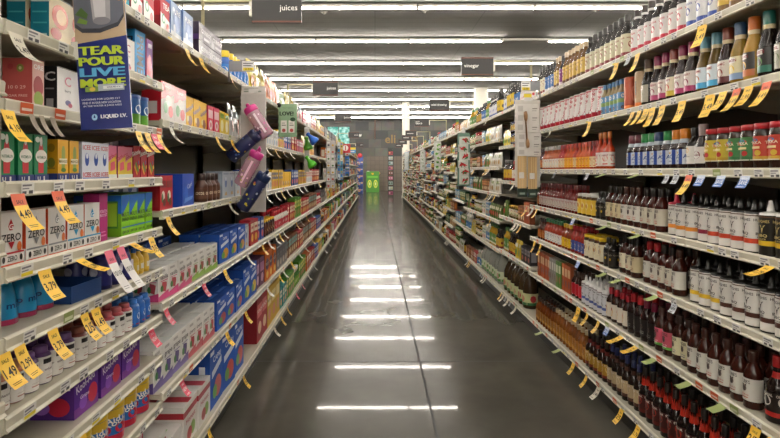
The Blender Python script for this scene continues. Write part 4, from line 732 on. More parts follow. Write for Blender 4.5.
# window in the back wall
m = MB(); x0, x1, z0, z1 = -3.35, -1.72, 3.18, 4.5
for a in ((x0, z0, x1, z0+.06), (x0, z1-.06, x1, z1), (x0, z0, x0+.06, z1), (x1-.06, z0, x1, z1), ((x0+x1)/2-.02, z0, (x0+x1)/2+.02, z1)): m.box(a[0], Y1-.07, a[1], a[2], Y1-.0, a[3], '#2f3836', METAL)
wf = ob('window_1', m.mesh('window_1')); wf['kind'] = 'structure'
wm = bpy.data.materials.new('daylit_pane'); wm.use_nodes = True; nt = wm.node_tree; nt.nodes.clear(); N = nt.nodes.new; L = nt.links.new
tc = N('ShaderNodeTexCoord'); nz = N('ShaderNodeTexNoise'); nz.inputs['Scale'].default_value = 4.5; nz.inputs['Detail'].default_value = 5; L(tc.outputs['Object'], nz.inputs['Vector'])
cr = N('ShaderNodeValToRGB'); e = cr.color_ramp.elements; e[0].position = .36; e[0].color = (*lin('#3f9a86'), 1); e[1].position = .66; e[1].color = (*lin('#c8efe4'), 1); L(nz.outputs['Fac'], cr.inputs[0])
em = N('ShaderNodeEmission'); em.inputs[1].default_value = 1.25; L(cr.outputs[0], em.inputs[0]); out = N('ShaderNodeOutputMaterial'); L(em.outputs[0], out.inputs[0])
m = MB(); m.box(x0+.05, Y1-.03, z0+.05, x1-.05, Y1-.01, z1-.05, '#ffffff'); o = ob('window_pane', m.mesh('window_pane', [wm]*5), wf)
# ------------------------------------------------------------------ lights
TUBE = mat_emit('lit_tube', '#fff7ec', LAMP)
tm = MB(); n = 8
tm.tube([(-.6, 0, 0), (.6, 0, 0)], .015, n, '#ffffff'); TM = tm.mesh('tube', [TUBE]*5)
hm = MB(); hm.box(-1.22, -.045, .03, 1.22, .045, .085, '#c9c6bd', METAL); hm.box(-1.22, -.012, .0, -1.2, .012, .03, '#d8d6cf', METAL); hm.box(1.2, -.012, 0, 1.22, .012, .03, '#d8d6cf', METAL); hm.box(-.01, -.012, 0, .01, .012, .03, '#d8d6cf', METAL)
for sx in (-.8, .8): hm.box(sx-.006, -.006, .085, sx+.006, .006, .11, '#77746d', METAL)
HM = hm.mesh('ceiling_light')
rown = 0
for r in range(-8, 9):
    y = 11.6+3.02*r; rown += 1
    for c in range(-4, 5):
        x = c*2.475-.34
        o = tag(ob('ceiling_light', HM, None, Matrix.Translation((x, y, CEIL-.11))), f"white fluorescent strip light, {ordw(c+5)} from the left wall in the {ordw(rown)} ceiling row", 'light', 'fluorescent strip lights')
        for s in ((1,) if (r == 1 and c == 2) else (-1, 1)): ob('tube', TM, o, Matrix.Translation((s*.61, 0, 0)))
for i, (px, py, y, d) in enumerate(((324, 17, 12.2, 'above the first juices sign'), (425, 14.5, 12.1, 'above the vinegar sign'), (595, 12.5, 12.0, 'above the top right shelf'), (414, 45, 15, 'in the second ceiling stretch'))):
    m = MB(); m.lathe([(0, -.07), (.03, -.065), (.035, -.03), (.075, -.025), (.08, 0), (0, 0)], 16, '#6d6a63', METAL)
    x = (px-VX)*y/F; tag(ob('ceiling_sprinkler', m.mesh('ceiling_sprinkler'), None, Matrix.Translation((x, y, CEIL))), f"small grey ceiling sprinkler {d}", 'sprinkler', 'ceiling sprinklers')
m = MB(); m.lathe([(0, -.16), (.09, -.12), (.12, -.03), (.12, 0), (0, 0)], 20, '#e8e6e0', GLOSS); tag(ob('dome_camera', m.mesh('dome_camera'), None, Matrix.Translation((-1.02, 37.4, 3.86))), 'white dome camera by the teal window at the back wall', 'camera')
m = MB(); m.box(-.05, -.05, .12, .05, .9, .2, '#3a3835', METAL)
ob('mount', m.mesh('mount'), bpy.data.objects['dome_camera'], Matrix.Translation((0, 0, -.12)))
# lettering on the back wall
def wall_text(s, px0, px1, py, hpx, y, col):
    x0 = (px0-VX)*y/F; x1 = (px1-VX)*y/F; z = CH-(py-VY)*y/F; vs, fs, wr = text_geo(s, True); h = hpx*y/F; m = MB(); sx = (x1-x0)/wr
    m.add([(vx*sx, -.03, vy*h) for vx, vy in vs], fs, col, METAL); m.add([(vx*sx, 0, vy*h) for vx, vy in vs], fs, col, METAL)
    return ob('wall_sign', m.mesh('wall_sign'), None, Matrix.Translation(((x0+x1)/2, y, z)))
tag(wall_text('eli', 385, 395.5, 139, 8.5, BACKY-.02, '#7d6636'), 'gold lettering eli on the dark slate back wall', 'lettering')
tag(wall_text('ts', 411, 418, 138.5, 7, BACKY-.02, '#7d6636'), 'gold letters beside the white column on the back wall', 'lettering')
m = MB(); m.tube([(0, 0, 0), (0, 0, 2.4)], .022, 8, '#7a4a34', METAL); m.tube([(0, 0, 0), (0, 0, .06)], .04, 8, '#7a4a34', METAL); tag(ob('ceiling_rod', m.mesh('ceiling_rod'), None, Matrix.Translation((0, 37.5, 3.6-.0))), 'thin copper rod hanging from the ceiling before the slate wall', 'rod')
bpy.data.objects['ceiling_rod'].scale = (1, 1, (CEIL-3.6)/2.4)
# ------------------------------------------------------------------ aisle signs on arms
def aisle_sign(side, y, text, label, lines=None):
    sg = -1 if side == 'L' else 1
    w, h = .37, .21; zc = 2.655
    xc = -.735 if side == 'L' else 1.19
    m = MB(); m.box(-w/2, -.012, -h/2, w/2, .012, h/2, '#232222', METAL)
    for s in (-1, 1): m.box(-w/2-.001, -.0135, s*(h/2-.009)-.006, w/2+.001, .0135, s*(h/2-.009)+.006, '#5f3324', METAL)
    ls = lines or [text]
    if text is None:      # lettering too far off to read
        ls = []; m.add([(-.13, -.0135, -.012), (.08, -.0135, -.012), (.08, -.0135, .014), (-.13, -.0135, .014)], [(0, 1, 2, 3)], '#a9a7a2', GLOSS)
    for i, t in enumerate(ls):
        z = (len(ls)-1)*.022-.044*i
        vs, fs, wr = text_geo(t, False); hh = .052 if len(ls) == 1 else .036; sx = min(hh, .29/wr)
        hh = sx
        off = (.5*w-.03-wr*sx/2) if side == 'L' else (-.5*w+.03+wr*sx/2)
        m.add([(off+x*sx, -.0135, z+yy*hh) for x, yy in vs], fs, '#efede8', GLOSS)
    r = tag(ob('aisle_sign', m.mesh('aisle_sign'), None, Matrix.Translation((xc, y, zc))), label, 'sign', 'aisle signs over the shelves')
    m = MB(); xe = xc-sg*(-1)*0
    out = sg*(w/2)
    m.box(min(out, out+sg*.02), -.016, -.055, max(out, out+sg*.02), .016, .055, '#d8d4c8', METAL)
    xp = (sg*(abs(XL if side == 'L' else XR)+.44))-xc
    m.tube([(out, 0, .06), (xp, 0, .06)], .011, 8, '#c9c19e', METAL); m.tube([(xp, 0, .07), (xp, 0, 2.02-zc)], .013, 8, '#c9c19e', METAL)
    ob('arm', m.mesh('arm'), r)
aisle_sign('L', 4.12, 'juices', 'black juices sign hanging above the left shelves, the largest and nearest')
aisle_sign('L', 8.15, 'juices', 'second black juices sign along the left shelves')
aisle_sign('L', 12.7, 'juices', 'third black sign along the left shelves, before the teal window'); aisle_sign('L', 19, 'juices', 'fourth black sign along the left shelves, beside the teal window'); aisle_sign('L', 26.5, 'juices', 'last small black sign along the left shelves')
aisle_sign('R', 6.4, 'vinegar', 'black vinegar sign on a cream arm over the right shelves'); aisle_sign('R', 10.2, 'salad dressing', 'black salad dressing sign over the right shelves')
aisle_sign('R', 14, '', 'black two-line sign over the right shelves, beside the column', ['pasta', 'sauce']); aisle_sign('R', 18.2, None, 'fourth black sign along the right shelves, crossing the column'); aisle_sign('R', 20.6, None, 'fifth black sign along the right shelves, under the fourth')
aisle_sign('R', 23.6, None, 'sixth black sign along the right shelves, by the gold lettering'); aisle_sign('R', 27, None, 'last small black sign along the right shelves')
# ------------------------------------------------------------------ sale tags
def tag_mesh(txt, col='#f2c446', ink_='#1e1a14', bend=(14, 48), ln=.086, w=.047, head=None):
    m = MB(); n = 7; pts = [(0, 0)]; a0, a1 = bend
    for i in range(n):
        a = math.radians(a0+(a1-a0)*i/(n-1)); pts.append((pts[-1][0]-math.sin(a)*ln/n, pts[-1][1]-math.cos(a)*ln/n))
    def fn(u, v, k):      # v from 0 (top) to ln along the strip
        t = max(0, min(n-1e-6, v/ln*n)); i = int(t); f = t-i; a = math.radians(a0+(a1-a0)*i/(n-1)); e = .0005*(k+1)
        return (u, pts[i][0]+(pts[i+1][0]-pts[i][0])*f-e*math.cos(a), pts[i][1]+(pts[i+1][1]-pts[i][1])*f+e*math.sin(a))
    for i in range(n):
        for s, k in ((1, -1), (-1, -1.6)):
            m.add([fn(-w/2, ln*i/n, k), fn(w/2, ln*i/n, k), fn(w/2, ln*(i+1)/n-1e-5, k), fn(-w/2, ln*(i+1)/n-1e-5, k)], [(0, 1, 2, 3)], (head if head and i < 2 else col), PAPER)
    if txt:
        vs, fs, wr = text_geo(txt, True); sx = min(ln*.3, w*.84/wr)
        m.add([fn(x*sx, ln*.52-y*sx*1.25, 0) for x, y in vs], fs, ink_, PAPER)
        vs, fs, wr = text_geo('SALE', True); sx = w*.5/wr
        m.add([fn(x*sx, ln*.2-y*sx, 0) for x, y in vs], fs, ink_, PAPER)
        for j in range(2):
            m.add([fn(u, ln*(.84+.05*j)+v, 0) for u, v in ((-w*.36, 0), (w*.3-.1*w*j, 0), (w*.3-.1*w*j, .0015), (-w*.36, .0015))], [(0, 1, 2, 3)], ink_, PAPER)
    return m.mesh('sale_tag')
TAGM = {k: tag_mesh(*a) for k, a in {'a': ('2.99',), 'b': ('4.19',), 'c': ('2/5',), 'd': ('8.99',), 'e': ('1.49',), 'f': ('3.79',)}.items()}
TAGM['o'] = tag_mesh('2.79', bend=(58, 80)); TAGM['v'] = tag_mesh('5.49', bend=(8, 34), ln=.1, w=.056)
TAGM['w'] = tag_mesh('10/10', '#dedbd8', bend=(20, 40), ln=.15, head='#d8607a'); TAGM['p'] = tag_mesh('NEW', '#d84a62', '#f0e6e6', ln=.07); TAGM['t'] = tag_mesh('', '#9d9282', ln=.06, w=.02)
TAGM['k'] = tag_mesh('NEW', '#c9cdd4', '#1c1c1c', bend=(10, 40), ln=.045, w=.045); TAGM['bl'] = tag_mesh('SAVE', '#4a70b8', '#e0e4ea', bend=(12, 40), ln=.05, w=.055, head='#c8d4e8')
TAGM['g'] = tag_mesh('', '#93a064', bend=(60, 80), ln=.06); TAGM['n'] = tag_mesh('2.49', '#d8d2c0', bend=(15, 60)); TAGM['r'] = tag_mesh('4.49', head='#d8603a', ln=.1, w=.05)
WORD = {'w': 'white price strip with pink head', 'p': 'red new-item tag', 't': 'taupe shelf strip', 'k': 'small grey tag', 'bl': 'small blue and white tag', 'g': 'olive green tag', 'n': 'pale sale tag', 'r': 'yellow sale tag with orange head'}
TG = []
def hang(side, y, z, k):
    sg = -1 if side == 'L' else 1; a = abs(XL if side == 'L' else XR)
    TG.append((side, y, z, k))
def hangpx(side, lv, i, spec):
    for px, k in spec: hang(side, (.845*F/(VX-px)) if side == 'L' else 1.37*F/(px-VX), lv[i], k)
hangpx('L', LN, 1, [(14, 'n')]); hangpx('L', LN, 2, [(2+4, 'b'), (30, 't'), (40, 't'), (51, 't')]); hangpx('L', LN, 3, [(16, 'r'), (56, 'r')])
hangpx('L', LN, 4, [(43, 'f'), (78, 'o'), (107, 'w'), (119, 'w'), (131, 'o'), (150, 'c')]); hangpx('L', LN, 5, [(1.5, 'e'), (18, 'a'), (51, 'f'), (83, 'c'), (94, 'e')])
hangpx('L', LN, 7, [(80, 'b'), (9, 'e')]); hangpx('L', LN, 2, [(137, 'a'), (146, 'f'), (153, 'p'), (158, 'a')]); hangpx('L', LN, 6, [(150, 'p')])
hangpx('L', LB, 0, [(186, 'a'), (200, 'b'), (231, 'c')]); hangpx('L', LB, 1, [(170, 'n'), (216, 'a'), (231, 'f'), (266, 'n'), (275, 'a'), (283, 'n'), (290, 'n')]); hangpx('L', LB, 2, [(167, 'e'), (229, 'n'), (266, 'n'), (275, 'n'), (281, 'a'), (287, 'n'), (294, 'a'), (299, 'n'), (304, 'n')])
hangpx('L', LB, 3, [(203, 'p'), (224, 'c'), (165, 'p'), (247, 'n'), (262, 'a'), (268, 'n'), (275, 'n'), (279, 'a'), (283, 'n'), (296, 'a'), (300, 'n'), (306, 'a'), (311, 'n')]); hangpx('L', LB, 4, [(181, 'p'), (226, 'a'), (245, 'f'), (267, 'n'), (279, 'a'), (283, 'n'), (291, 'a'), (299, 'n'), (305, 'n'), (312, 'a')])
hangpx('L', LB, 5, [(208, 'b'), (243, 'c'), (274, 'n'), (281, 'a'), (287, 'f'), (296, 'p'), (302, 'p'), (308, 'n'), (314, 'n'), (330, 'a'), (333, 'a')])
hangpx('R', RN, 0, [(617, 'v'), (638, 'v'), (703, 'v'), (629, 'k')]); hangpx('R', RN, 1, [(633, 'a'), (640, 'b'), (647, 'c'), (653, 'v'), (663, 'v'), (683, 'v'), (711, 'v'), (724, 'a'), (738, 'r'), (750, 'a'), (768, 'r'), (590, 'v'), (551, 'n')])
hangpx('R', RN, 2, [(690, 'r'), (668, 'k'), (677, 'k'), (702, 'bl'), (722, 'bl'), (746, 'bl'), (588, 'k'), (605, 'g'), (638, 'g'), (541, 'k'), (555, 'k')]); hangpx('R', RN, 3, [(771, 'o'), (574, 'bl'), (606, 'g'), (640, 'g'), (533, 'n'), (527, 'r'), (537, 'a')])
hangpx('R', RN, 4, [(657, 'g'), (675, 'k'), (606, 'g'), (535, 'v'), (541, 'v'), (579, 'bl'), (620, 'g')]); hangpx('R', RN, 5, [(579, 'v'), (588, 'b'), (599, 'a'), (622, 'o'), (637, 'o'), (608, 'bl'), (655, 'g'), (690, 'g'), (724, 'g'), (757, 'c'), (775, 'o')])
hangpx('R', RN, 6, [(542, 'g'), (560, 'g'), (574, 'a'), (587, 'b'), (599, 'n'), (622, 'c'), (639, 'f'), (516, 'n')])
for k, (y0, y1, lv) in enumerate(RBAYS):
    if 4.8 < y0 < 14:
        for i in range(len(lv)):
            n = RND.choice((0, 1, 3, 4, 5)) if i else RND.choice((0, 1, 2)); c = RND.uniform(y0+.15, y1-.5)
            for j in range(n):
                if c+j*.1 < y1-.04: hang('R', c+j*.1, lv[i], RND.choice('nnabkn'))
for k, (y0, y1, lv) in enumerate(LBAYS):
    if 7 < y0 < 14:
        for i in range(len(lv)):
            n = RND.choice((0, 1, 2, 3)); c = RND.uniform(y0+.1, y1-.4)
            for j in range(n): hang('L', c+j*.11, lv[i], RND.choice('nna'))
TG.sort(key=lambda t: t[1]); TG = TG[:298]; cnt = {}
for side, y, z, k in TG:
    sg = -1 if side == 'L' else 1; a = abs(XL if side == 'L' else XR); b, l = levname(side, y, z); key = (side, b, l, WORD.get(k, 'yellow sale tag')); cnt[key] = cnt.get(key, 0)+1
    M = Matrix.Translation((sg*(a-.0085), y, z-.03)) @ Matrix.Rotation(-sg*PI/2+RND.gauss(0, .06), 4, 'Z')
    tag(ob('sale_tag', TAGM[k], None, M), f"{key[3]}, {ordw(cnt[key])} on {ordw(l)} {'left' if side == 'L' else 'right'} shelf down, {ordw(b)} unit", 'price tag', 'tags hanging from the shelf edges')
# ------------------------------------------------------------------ hanging banner by the nearest left shelves
class Flat:
    """prints marks on a board that faces -y; origin at the foot of the board"""
    def __init__(s, mb, y0): s.mb, s.y, s.k = mb, y0, 0
    def __call__(s, *sh, mat=PAPER):
        k = s.k; s.mb.flat(lambda u, v, _: (u, s.y-.00035*k, v), sh, 0, mat, True); s.k += 1
    def text(s, t, x, z, w, h, col, bold=True, heavy=0):
        vs, fs, wr = text_geo(t, bold); k = s.k
        for dx in ((-1, 1, 0) if heavy else (0,)):
            s.mb.add([(x+dx*heavy+a*w/wr, s.y-.00035*k-.00002*dx, z+b*h) for a, b in vs], fs, col, PAPER)
        s.k += 1
w, h = .142, .45
m = MB(); m.box(-w/2, -.002, 0, w/2, .002, h, '#1b2a72', GLOSS); pr = Flat(m, -.0025)
pr('p', [(-w/2, .243), (w/2, .262), (w/2, h), (-w/2, h)], '#b9a285'); pr('p', [(-w/2, .40), (w/2, .385), (w/2, h), (-w/2, h)], '#6f6a72')
pr('p', [(-.069, .29), (-.05, .274), (0, .272), (.05, .288), (.068, .315), (.068, .37), (-.069, .37)], '#33353e'); pr('p', [(-.069, .302), (-.05, .286), (0, .284), (.05, .3), (.068, .325), (.068, .40), (-.069, .40)], '#5b5f6b')
pr('p', [(-.018, .305), (.03, .305), (.036, .44), (-.026, .44)], '#9c9a9e'); pr('e', .006, .305, .024, .011, '#7d7b82'); pr('p', [(-.012, .316), (.018, .316), (.02, .385), (-.016, .385)], '#c4c2c6')
pr('p', [(-.066, .325), (-.035, .312), (-.03, .325), (-.048, .345)], '#46622e'); pr('p', [(-.062, .302), (-.036, .296), (-.032, .306), (-.054, .316)], '#6a8a3a'); pr('e', .058, .39, .014, .03, '#d08a2c')
for i, (t, c, ww) in enumerate((('TEAR', '#b7cf3a', .126), ('POUR', '#b7cf3a', .128), ('LIVE', '#5aa9d8', .126), ('MORE', '#b7cf3a', .126))): pr.text(t, 0, .222-.0305*i, ww-.004, .0245, c, True, .002)
pr('r', -.05, .106, -.012, .12, '#7a9a4a'); pr('e', -.03, .113, .008, .006, '#d0b24a'); pr('r', -.014, .107, .058, .126, '#aab6c4'); pr('r', .0, .112, .054, .121, '#e2e6ea'); pr.text('LIQUID I.V.', .03, .1165, .038, .005, '#1b2a72')
for i, t in enumerate(('LOOKING FOR LIQUID I.V.?', 'FIND IT IN OUR NEW LOCATION', 'IN THE WATER & JUICE AISLE')): pr.text(t, -.008+.002*i, .084-.0095*i, .105, .0062, '#d8dcec')
pr.text('LIQUID I.V.', .025, .034, .072, .0125, '#eceef4', True, .0006); pr('e', -.028, .034, .008, .009, '#9cc8e8'); pr('p', [(-.031, .032), (-.025, .032), (-.028, .041)], '#1b2a72')
e = tag(ob('hanging_banner', m.mesh('hanging_banner'), None, Matrix.Translation((-.757, 1.555, 1.566)) @ Matrix.Rotation(math.radians(-3.8), 4, 'Y') @ Matrix.Rotation(math.radians(3), 4, 'Z')), 'dark blue cardboard banner reading TEAR POUR LIVE MORE, hung beside the nearest left shelves', 'banner')
c = MB(); c.box(-w/2-.012, -.004, .2, -w/2+.006, .004, .25, '#cfccc4', METAL); ob('clip', c.mesh('clip'), e)
# ------------------------------------------------------------------ strip of hanging water bottles
def strip_card(name, x0, x1, y, z0, z1, col, label, cat, marks=()):
    m = MB(); ww = x1-x0; hh = z1-z0
    m.box(-ww/2, -.003, 0, ww/2, .003, hh, col, GLOSS); pr = Flat(m, -.0035)
    for a in marks: pr(*a)
    o = tag(ob(name, m.mesh(name), None, Matrix.Translation(((x0+x1)/2, y, z0))), label, cat)
    k = MB(); k.tube([(0, 0, hh-.01), (0, 0, hh+.05), (0, .02, hh+.07)], .004, 6, '#8c8a86'); k.box(-.03, -.006, hh-.012, .03, .006, hh+.012, '#d5d4d0', GLOSS); ob('hook', k.mesh('hook'), o)
    return o
Ys = 3.46
a, b = W(241, 212, Ys), W(266, 91, Ys)
strip_card('merchandising_strip', a.x, b.x, Ys, a.z, b.z, '#b7b3ad', 'grey hanging strip that carries children\'s water bottles, left side', 'display strip', [('r', -.075, .74, .075, .79, '#c8c4be'), ('r', -.06, .755, .05, .762, '#7c8a78'), ('r', -.06, .77, .03, .776, '#7c8a78')])
def water_bottle(p0, p1, y, body, cap, dots, label, clear):
    """p0 = cap end, p1 = foot, in photo pixels at distance y"""
    A, B = W(*p0, y), W(*p1, y); L = (A-B).length; r = .043
    q = (A-B).normalized().to_track_quat('Z', 'Y').to_matrix().to_4x4(); M = Matrix.Translation(B) @ q
    m = MB(); m.lathe([(0, 0), (r*.9, 0), (r, .008), (r, L*.70), (r*.92, L*.74)], 24, body, CLEAR if clear else GLOSS)
    rr = random.Random(int(p0[0]*7))
    for i in range(22):
        aa, zz, s = rr.uniform(0, 2*PI), rr.uniform(.03, L*.66), rr.uniform(.004, .009)
        m.add([((r+.0008)*math.sin(aa+s/r*math.cos(t*PI/3)), -(r+.0008)*math.cos(aa+s/r*math.cos(t*PI/3)), zz+s*math.sin(t*PI/3)) for t in range(6)], [tuple(range(6))], rr.choice(dots), GLOSS)
    if clear:
        for s in range(4):
            a0 = s*1.57; m.add([((r+.001)*math.sin(a0+d), -(r+.001)*math.cos(a0+d), zz) for d, zz in ((0, .02), (.3, .02), (.3, L*.66), (0, L*.66))], [(0, 1, 2, 3)], dots[0], GLOSS)
    o = tag(ob('water_bottle', m.mesh('water_bottle'), None, M), label, 'water bottle', None)
    c = MB(); c.lathe([(r*.94, L*.73), (r*1.02, L*.74), (r*1.02, L*.86), (r*.9, L*.9), (0, L*.91)], 24, cap, GLOSS); ob('cap', c.mesh('cap'), o)
    s = MB(); s.lathe([(.012, L*.9), (.012, L*.96), (.008, L), (0, L)], 12, cap, GLOSS, True, .008, 0); ob('spout', s.mesh('spout'), o)
    t = MB(); t.tube([(-r*.9, 0, L*.84), (-r*1.1, 0, L*.93), (-r*.5, 0, L*1.02), (.0, 0, L*.95)], .005, 8, cap, GLOSS); ob('carry_loop', t.mesh('carry_loop'), o)
water_bottle((247, 104), (268, 136), 3.39, '#ecc0d2', '#c83a86', ['#e8d8e2', '#c04a8a', '#5a3a6a'], 'pink clear water bottle, topmost on the grey hanging strip', True)
water_bottle((260, 131), (230, 158), 3.36, '#232a52', '#1d2348', ['#d8b83a', '#5a78c0', '#d8dce8', '#c85a4a'], 'navy patterned water bottle, upper one on the hanging strip', False)
water_bottle((260, 148), (240, 185), 3.33, '#e8bccb', '#c23a88', ['#e6c0d0', '#b04a84', '#a09a3a'], 'pink clear water bottle, lower one on the hanging strip', True)
water_bottle((268, 170), (242, 209), 3.29, '#232a52', '#1d2c50', ['#d8c03a', '#7a9a3a', '#d8dce8', '#c85a4a'], 'navy patterned water bottle, lowest on the hanging strip', False)
# green LOVE card
Yl = 4.8; a, b = W(278.5, 137, Yl), W(297, 104, Yl); ww, hh = b.x-a.x, b.z-a.z
m = MB(); m.box(-ww/2, -.002, 0, ww/2, .002, hh, '#7f9f7c', GLOSS); pr = Flat(m, -.0025)
pr.text('You\'re gonna', 0, hh*.88, ww*.6, .011, '#3a5a3c', False); pr.text('LOVE!', -.01, hh*.71, ww*.74, .036, '#141d15', True, .0016)
for x in (-.034, .034): pr('r', x-.026, hh*.13, x+.026, hh*.5, '#dad6ce'); pr('e', x, hh*.2, .016, .016, '#b04a44'); pr('r', x-.018, hh*.34, x+.018, hh*.37, '#7a7a72'); pr('r', x-.018, hh*.41, x+.01, hh*.43, '#7a7a72')
pr('e', .045, hh*.53, .024, .018, '#26452c')
e = tag(ob('shelf_sign', m.mesh('shelf_sign'), None, Matrix.Translation(((a.x+b.x)/2, Yl, a.z))), 'sage green sign reading LOVE! hung from the top left shelf', 'sign')
k = MB(); k.lathe([(0, -.012), (.02, -.012), (.02, .012), (0, .012)], 14, '#1d1c1a', GLOSS); ob('suction_clip', k.xf(Matrix.Translation((-ww/2+.004, -.004, hh-.012)) @ Matrix.Rotation(PI/2, 4, 'X')).mesh('suction_clip'), e)
# pear shaped shakers
def shaker(p0, p1, y, col, label):
    A, B = W(*p0, y), W(*p1, y); L = (A-B).length; q = (A-B).normalized().to_track_quat('Z', 'Y').to_matrix().to_4x4()
    m = MB(); m.lathe([(0, 0), (.32*L, .02*L), (.36*L, .14*L), (.33*L, .3*L), (.2*L, .52*L), (.13*L, .7*L), (.12*L, .84*L)], 22, col, GLOSS)
    o = tag(ob('squeeze_bottle', m.mesh('squeeze_bottle'), None, Matrix.Translation(B) @ q), label, 'bottle')
    c = MB(); c.lathe([(.15*L, .82*L), (.16*L, .84*L), (.15*L, .95*L), (.07*L, 1.0*L), (0, L)], 16, col, GLOSS); ob('cap', c.mesh('cap'), o)
shaker((307, 133), (316, 143), 6.38, '#1f5cb8', 'blue pear-shaped squeeze bottle hanging on the left shelves'); shaker((306, 136.5), (309, 150), 6.45, '#4f9a28', 'green pear-shaped squeeze bottle hanging under the blue one'); shaker((306, 156), (313.5, 167), 6.38, '#4fae2a', 'lowest green pear-shaped squeeze bottle hanging on the left shelves')
a, b = W(304.5, 172, 6.55), W(309.5, 128, 6.55); strip_card('merchandising_strip', a.x, b.x, 6.55, a.z, b.z, '#b9b9b4', 'narrow clear strip behind the pear-shaped squeeze bottles', 'display strip')
# tall packet racks further along on the left
def packet_strip(px0, px1, py0, py1, y, cols, label, n, per=2, frame='#a9a9a8'):
    a, b = W(px0, py1, y), W(px1, py0, y); ww, hh = b.x-a.x, b.z-a.z
    m = MB()
    for i in range(per+1): m.box(-ww/2+ww*i/per-.004, -.004, 0, -ww/2+ww*i/per+.004, .004, hh, frame, METAL)
    for j in range(n+1): m.box(-ww/2, -.005, hh*j/n-.003, ww/2, .005, hh*j/n+.003, frame, METAL)
    o = tag(ob('packet_rack', m.mesh('packet_rack'), None, Matrix.Translation(((a.x+b.x)/2, y, a.z))), label, 'rack')
    rr = random.Random(int(px0*10))
    for j in range(n):
        for i in range(per):
            c = MB(); x0 = -ww/2+ww*i/per; c.box(x0+.006, -.02, hh*j/n+.006, x0+ww/per-.006, -.005, hh*(j+.93)/n, rr.choice(cols), GLOSS); pr = Flat(c, -.0205)
            pr('r', x0+.014, hh*(j+.55)/n, x0+ww/per-.014, hh*(j+.8)/n, rr.choice(cols)); pr('e', x0+ww/per/2, hh*(j+.3)/n, ww/per*.25, hh/n*.14, rr.choice(['#b84a3a', '#5a7a4a', '#c8a23a', '#4a4a56']))
            ob('packet', c.mesh('packet'), o)
    return o
WC = ['#d4d2ce', '#c6c4c2', '#dcdad8', '#b8b2b0']
packet_strip(326.5, 335, 140.5, 188, 9.5, WC, 'tall white packet rack fixed to the left shelves', 7)
packet_strip(337.5, 343, 142, 180, 12.2, ['#3f78b8', '#cfa83a', '#cdd4d8', '#4a9ab0'], 'blue and yellow packet rack beyond the tall white rack', 6, 2)
packet_strip(345, 349.5, 146, 176, 15.3, ['#2f66b0', '#d2d2d2', '#3f78c0'], 'narrow blue and white packet rack near the aisle end', 6, 1)
m = MB(); m.box(-.13, -.01, 0, .13, .01, .24, '#b3202c', GLOSS); pr = Flat(m, -.0105); pr('e', 0, .13, .075, .075, '#e4e0dc'); pr('r', -.012, .07, .012, .19, '#b3202c'); A = W(345.5, 153, 14.5)
tag(ob('shelf_sign', m.mesh('shelf_sign'), None, Matrix.Translation(A)), 'red square sign with white disc on top of the left shelves', 'sign')
m = MB(); m.box(-.16, -.01, 0, .16, .01, .17, '#3f8ed0', GLOSS); pr = Flat(m, -.0105); pr('r', -.16, .1, .16, .17, '#e0c63a'); pr('r', -.12, .03, .12, .06, '#dfe6ee'); A = W(350.5, 153, 17)
tag(ob('shelf_sign', m.mesh('shelf_sign'), None, Matrix.Translation(A)), 'blue and yellow sign on top of the left shelves', 'sign')
# grey shelf-end price flags on the top shelves
def flag(px0, px1, py0, py1, y, label, tagside):
    a, b = W(px0, py1, y), W(px1, py0, y); ww, hh = b.x-a.x, b.z-a.z
    m = MB(); m.box(-ww/2, -.002, 0, ww/2, .002, hh, '#8d8f92', METAL); m.tube([(-ww/2*tagside, 0, .0), (-ww/2*tagside, 0, -.06)], .005, 8, '#9a9894')
    o = tag(ob('price_flag', m.mesh('price_flag'), None, Matrix.Translation(((a.x+b.x)/2, y, a.z))), label, 'price sign')
    c = MB(); x = ww*.25*tagside; c.box(x-ww*.24, -.004, hh*.05, x+ww*.24, -.0022, hh*1.0, '#dfdedb', PAPER); pr = Flat(c, -.0045); pr('r', x-ww*.2, hh*.08, x+ww*.2, hh*.36, '#e2c92c'); pr.text('2.50', x, hh*.22, ww*.26, hh*.2, '#2a2a1c'); pr('r', x-ww*.2, hh*.5, x+ww*.12, hh*.58, '#5a5a5c'); pr('r', x-ww*.2, hh*.72, x+ww*.18, hh*.8, '#5a5a5c'); ob('price_card', c.mesh('price_card'), o)
flag(229, 255, 61, 71.5, 3.15, 'grey price flag among blue bottles on the top left shelf', 1); flag(521, 540, 81, 91, 4.52, 'grey price flag on the top right shelf above the spoon strip', -1)
# ------------------------------------------------------------------ strip of wooden spoons and chopsticks on the right
Yw = 4.5; a, b = W(515, 187, Yw), W(540, 100, Yw); ww, hh = b.x-a.x, b.z-a.z
m = MB(); m.box(-ww/2, -.003, 0, ww/2, .003, hh, '#c3bfb7', GLOSS)
e = tag(ob('merchandising_strip', m.mesh('merchandising_strip'), None, Matrix.Translation(((a.x+b.x)/2, Yw, a.z))), 'grey hanging strip of wooden utensils at the right shelves', 'display strip'); base = Vector(((a.x+b.x)/2, Yw, a.z))
k = MB(); k.box(-.03, -.005, hh-.01, .03, .005, hh+.055, '#cfcdc9', GLOSS); k.box(-.032, -.0065, hh+.02, .032, -.005, hh+.05, '#d8c43a', PAPER); ob('price_card', k.mesh('price_card'), e)
def packet_card(px0, px1, py0, py1, y, label, rows_):
    a, b = W(px0, py1, y), W(px1, py0, y); w, h = b.x-a.x, b.z-a.z; m = MB(); m.box(-w/2, -.002, 0, w/2, .002, h, '#cfccc6', PAPER); pr = Flat(m, -.0025)
    for j in range(rows_):
        z = h*(j+.5)/rows_; pr('r', -w*.42, z-h*.3/rows_, -w*.2, z+h*.3/rows_, '#b4b0aa'); pr('r', w*.2, z-.004, w*.42, z+.004, '#8a8680'); pr('r', w*.2, z-.02, w*.38, z-.016, '#8a8680')
    tag(ob('utensil_card', m.mesh('utensil_card'), None, Matrix.Translation(((a.x+b.x)/2, y, a.z))), label, 'packaged utensils')
